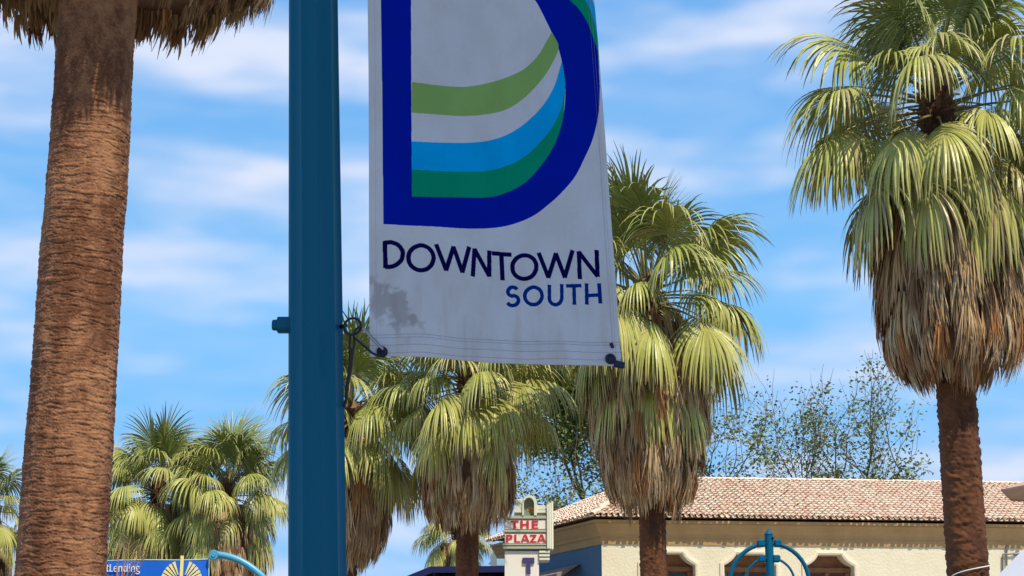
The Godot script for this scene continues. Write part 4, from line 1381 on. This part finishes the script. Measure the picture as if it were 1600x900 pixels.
# ------------------------------------------------------------------ ready
func _ready() -> void:
	var cam := Camera3D.new()
	cam.name = "camera"
	cam.position = Vector3(0, EYE, 0)
	cam.rotation_degrees = Vector3(PITCH, 0, 0)
	cam.fov = rad_to_deg(2.0 * atan(450.0 / F))
	cam.near = 0.05
	cam.far = 3000.0
	cam.current = true
	add_child(cam)
	var we := WorldEnvironment.new()
	we.name = "world_environment"
	var env := Environment.new()
	env.background_mode = Environment.BG_SKY
	env.sky = make_sky()
	env.background_energy_multiplier = 1.0
	env.tonemap_mode = Environment.TONE_MAPPER_LINEAR
	env.tonemap_exposure = 1.0
	env.sdfgi_enabled = true
	env.ssao_enabled = true
	env.ssil_enabled = true
	we.environment = env
	add_child(we)
	var sun := DirectionalLight3D.new()
	sun.name = "sun"
	sun.light_energy = 1.6
	sun.light_color = Color(1.0, 0.94, 0.84)
	sun.light_angular_distance = 0.5
	sun.shadow_enabled = true
	var az := deg_to_rad(32.0); var elv := deg_to_rad(57.0)
	var to_sun := Vector3(sin(az) * cos(elv), sin(elv), cos(az) * cos(elv))
	add_child(sun)
	sun.look_at_from_position(to_sun * 50.0, Vector3.ZERO, Vector3.UP)

	noise.seed = 3
	noise.frequency = 0.02
	make_materials()
	# setting
	var gb := MB.new()
	gb.quad(Vector3(-1500, 0, 60), Vector3(1500, 0, 60), Vector3(1500, 0, -2000), Vector3(-1500, 0, -2000))
	tag(build(gb, "ground", M.ground), "", "", "", "structure")
	gb = MB.new()
	gb.box(Vector3(0, 0.06, -1.0), Vector3(60, 0.12, 14))
	tag(build(gb, "pavement", M.paving), "", "", "", "structure")
	gb = MB.new()
	gb.box(Vector3(0, 0.06, -34.0), Vector3(80, 0.12, 20))
	tag(build(gb, "far_pavement", M.paving), "", "", "", "structure")
	make_building()
	# trees
	make_fronds()
	var sun_az := atan2(-to_sun.z, to_sun.x)
	var front_lift := func(th: float) -> float:
		var k := maxf(0.0, cos(th - sun_az))
		return 0.62 * smoothstep(0.25, 0.95, k)
	palm_at("thick trunked fan palm nearest the camera at left edge", 152, -640, 15.0, [[-28, 215], [-55, 268], [-120, 272], [-300, 230], [-480, 150]],
		{"r": 0.392, "seed": 1, "foot": [155, 0], "under": 0.3, "len": 0.75, "lift": front_lift, "clumps": 1000, "per": 18, "fine_from": 2.4, "fine_to": 8.8, "dy": 0.0075, "cols": 230, "fronds": 40, "drop": 1.6,
		"look": {"seed": 12, "ring": 16.0, "cw": 0.20, "vert": 18.0, "deep": 0.0085, "fine": 0.35, "wave": 0.02, "a": Color(0.115, 0.04, 0.014), "b": Color(0.32, 0.15, 0.07)}})
	palm_at("tall fan palm with broad thatch skirt at right edge", 1482, 140, 26.0, [[588, 46], [578, 58], [562, 84], [540, 98], [480, 110], [400, 112], [330, 100], [250, 60]],
		{"r": 0.325, "seed": 2, "foot": [1513, 900], "clumps": 720, "per": 16, "fronds": 80, "scale": 1.16, "drop": 1.3, "turn": 0.4})
	palm_at("fan palm beside the white banner's right edge", 1022, 446, 36.0, [[790, 40], [750, 66], [690, 84], [620, 96], [560, 92], [510, 60]],
		{"r": 0.30, "seed": 3, "foot": [1019, 800], "clumps": 640, "per": 14, "fronds": 76, "scale": 1.28, "drop": 1.1, "turn": 1.3})
	palm_at("fan palm directly below the white banner beside tower sign", 738, 588, 40.0, [[818, 44], [785, 62], [740, 72], [690, 72], [640, 50]],
		{"r": 0.285, "seed": 4, "foot": [730, 860], "clumps": 520, "per": 14, "fronds": 68, "scale": 1.12, "drop": 0.9, "turn": 2.1})
	palm_at("fan palm half hidden behind the teal lamp post", 547, 640, 42.0, [[880, 30], [850, 52], [800, 66], [750, 66], [700, 45]],
		{"r": 0.28, "seed": 5, "clumps": 480, "per": 14, "fronds": 66, "scale": 1.12, "drop": 0.9, "turn": 0.9})
	palm_at("left one of two distant fan palms above blue banner", 248, 752, 63.0, [[985, 52], [950, 60], [880, 64], [830, 56], [790, 34]],
		{"r": 0.30, "seed": 6, "clumps": 520, "per": 13, "fronds": 78, "scale": 1.22, "drop": 1.5, "turn": 0.2})
	palm_at("right one of two distant fan palms above blue banner", 356, 755, 62.0, [[985, 52], [950, 60], [880, 66], [830, 56], [790, 34]],
		{"r": 0.30, "seed": 7, "clumps": 520, "per": 13, "fronds": 78, "scale": 1.22, "drop": 1.5, "turn": 1.7})
	palm_at("small far fan palm behind trunk left of tower sign", 716, 826, 84.0, [[905, 26], [880, 32], [850, 26]],
		{"r": 0.25, "seed": 8, "clumps": 160, "per": 10, "fronds": 44, "drop": 0.9, "dead": 6, "turn": 0.5})
	palm_at("fan palm peeking past the thick trunk at far left", -30, 790, 60.0, [[960, 50], [900, 56], [840, 50], [810, 30]],
		{"r": 0.30, "seed": 9, "clumps": 300, "per": 12, "fronds": 46, "drop": 1.0, "turn": 2.5})
	leafy_tree("leafy_tree", "green leafy tree behind tower sign left of tiled roof", "tree", Vector3(at(905, 800, 60).x, 0, -60),
		{"seed": 14, "limit_x": at(985, 700, 60).x, "len": 5.4, "r": 0.2, "depth": 5, "bend": 0.13, "split": 0.5, "leaf": 0.17, "per": 34, "puff": 0.32, "a": Color(0.085, 0.15, 0.022), "b": Color(0.22, 0.26, 0.05), "wide": 0.28})
	leafy_tree("sparse_tree", "sparse twiggy tree rising above the tiled roof ridge", "tree", Vector3(at(1190, 740, 58).x, 0, -58),
		{"seed": 27, "bare_above": 9.4, "limit_x": at(1390, 700, 58).x, "len": 4.7, "r": 0.17, "depth": 5, "stems": 2, "bend": 0.15, "split": 0.6, "leaf": 0.14, "per": 10, "puff": 0.22, "bark": Color(0.17, 0.13, 0.10), "a": Color(0.09, 0.15, 0.025), "b": Color(0.26, 0.28, 0.06), "wide": 0.28})
	leafy_tree("small_tree", "low leafy tree at right behind the tiled roof ridge", "tree", Vector3(at(1325, 740, 57).x, 0, -57),
		{"seed": 33, "bare_above": 9.7, "limit_x": at(1425, 740, 57).x, "len": 3.3, "r": 0.14, "depth": 5, "stems": 2, "bend": 0.15, "split": 0.6, "leaf": 0.14, "per": 16, "puff": 0.22, "bark": Color(0.17, 0.13, 0.10), "a": Color(0.085, 0.15, 0.022), "b": Color(0.22, 0.25, 0.055), "wide": 0.28})
	leafy_tree("shade_tree", "broad shade tree on the pavement behind the viewpoint", "tree", Vector3(3.5, 0.1, 0.9),
		{"seed": 45, "dome": [Vector3(2.75, 11.0, -0.6), Vector3(2.6, 1.9, 2.6)], "len": 4.2, "r": 0.24, "depth": 5, "stems": 1, "bend": 0.13, "split": 0.75, "leaf": 0.36, "per": 16, "puff": 0.42, "a": Color(0.05, 0.085, 0.02), "b": Color(0.10, 0.14, 0.04), "wide": 0.42})
	# things
	make_post()
	make_banner()
	make_sign()
	make_low_roof()
	make_left_arch()
	make_twigs()
	make_right_arch()
	make_canopies()

func make_materials() -> void:
	M.leaf = vcol(0.42, Color(0.07, 0.085, 0.015))
	M.dead_leaf = vcol(0.75)
	M.thatch = vcol(0.8)
	M.bark = vcol(0.9)
	M.wood = vcol(0.9)
	M.foliage = vcol(0.5, Color(0.06, 0.10, 0.01))
	M.teal = plain(Color8(0, 88, 118), 0.5)
	M.teal.metallic_specular = 0.25
	M.teal.clearcoat_enabled = true
	M.teal.clearcoat = 0.06
	M.teal_light = plain(Color8(78, 160, 190), 0.35)
	M.dark_steel = plain(Color8(38, 40, 58), 0.42, 0.6)
	M.twig = plain(lin(0.36, 0.20, 0.11), 0.85)
	M.steel = plain(Color8(150, 155, 165), 0.3, 0.9)
	M.black_rubber = plain(Color8(24, 22, 26), 0.6)
	M.grey_metal = plain(Color8(120, 116, 110), 0.5, 0.3)
	M.cream = mottled(lin(0.70, 0.66, 0.48), lin(0.75, 0.71, 0.55), 0.35, 0.9, 0.10, 3)
	M.trim = mottled(lin(0.74, 0.66, 0.50), lin(0.80, 0.73, 0.58), 0.6, 0.9, 0.2, 4)
	M.cornice = mottled(lin(0.40, 0.26, 0.115), lin(0.47, 0.32, 0.15), 0.5, 0.9, 0.1, 5)
	M.blue_wall = mottled(lin(0.06, 0.145, 0.26), lin(0.075, 0.17, 0.30), 0.4, 0.85, 0.1, 6)
	M.deck = mottled(lin(0.20, 0.13, 0.085), lin(0.27, 0.18, 0.12), 0.8, 0.9, 0.2, 8)
	M.brown_wood = mottled(lin(0.20, 0.085, 0.03), lin(0.28, 0.13, 0.05), 1.2, 0.6, 0.2, 9)
	M.dark_glass = plain(Color8(30, 40, 60), 0.06)
	M.taupe = mottled(lin(0.26, 0.19, 0.16), lin(0.33, 0.25, 0.21), 0.6, 0.9, 0.2, 10)
	M.white_paint = plain(Color8(232, 230, 222), 0.6)
	M.tent_white = plain(Color8(238, 238, 236), 0.75)
	M.sign_grey = plain(Color8(172, 178, 160), 0.6)
	M.sign_pale = plain(Color8(222, 224, 208), 0.6)
	M.sign_green = plain(Color8(120, 140, 120), 0.7)
	M.sign_red = plain(Color8(196, 40, 58), 0.5)
	M.sign_violet = plain(Color8(66, 60, 110), 0.5)
	M.navy = plain(Color8(24, 28, 84), 0.45)
	M.dark_roof = plain(Color8(52, 48, 62), 0.7)
	M.pale_blue = plain(Color8(150, 196, 222), 0.5)
	M.banner_blue = plain(Color8(0, 100, 212), 0.6)
	M.sun_yellow = plain(Color8(240, 226, 140), 0.6)
	M.tan_cloth = mottled(lin(0.50, 0.32, 0.22), lin(0.56, 0.38, 0.27), 1.0, 0.85, 0.2, 14)
	M.ground = mottled(lin(0.13, 0.125, 0.12), lin(0.20, 0.19, 0.175), 0.25, 0.9, 0.2, 11)
	M.paving = mottled(lin(0.34, 0.31, 0.27), lin(0.42, 0.38, 0.33), 0.5, 0.9, 0.2, 12)
	ridge_cap = barrel(0.075, 0.065, 0.42, 0.06, mottled(lin(0.72, 0.56, 0.43), lin(0.78, 0.66, 0.54), 1.2, 0.9, 0.3, 60))
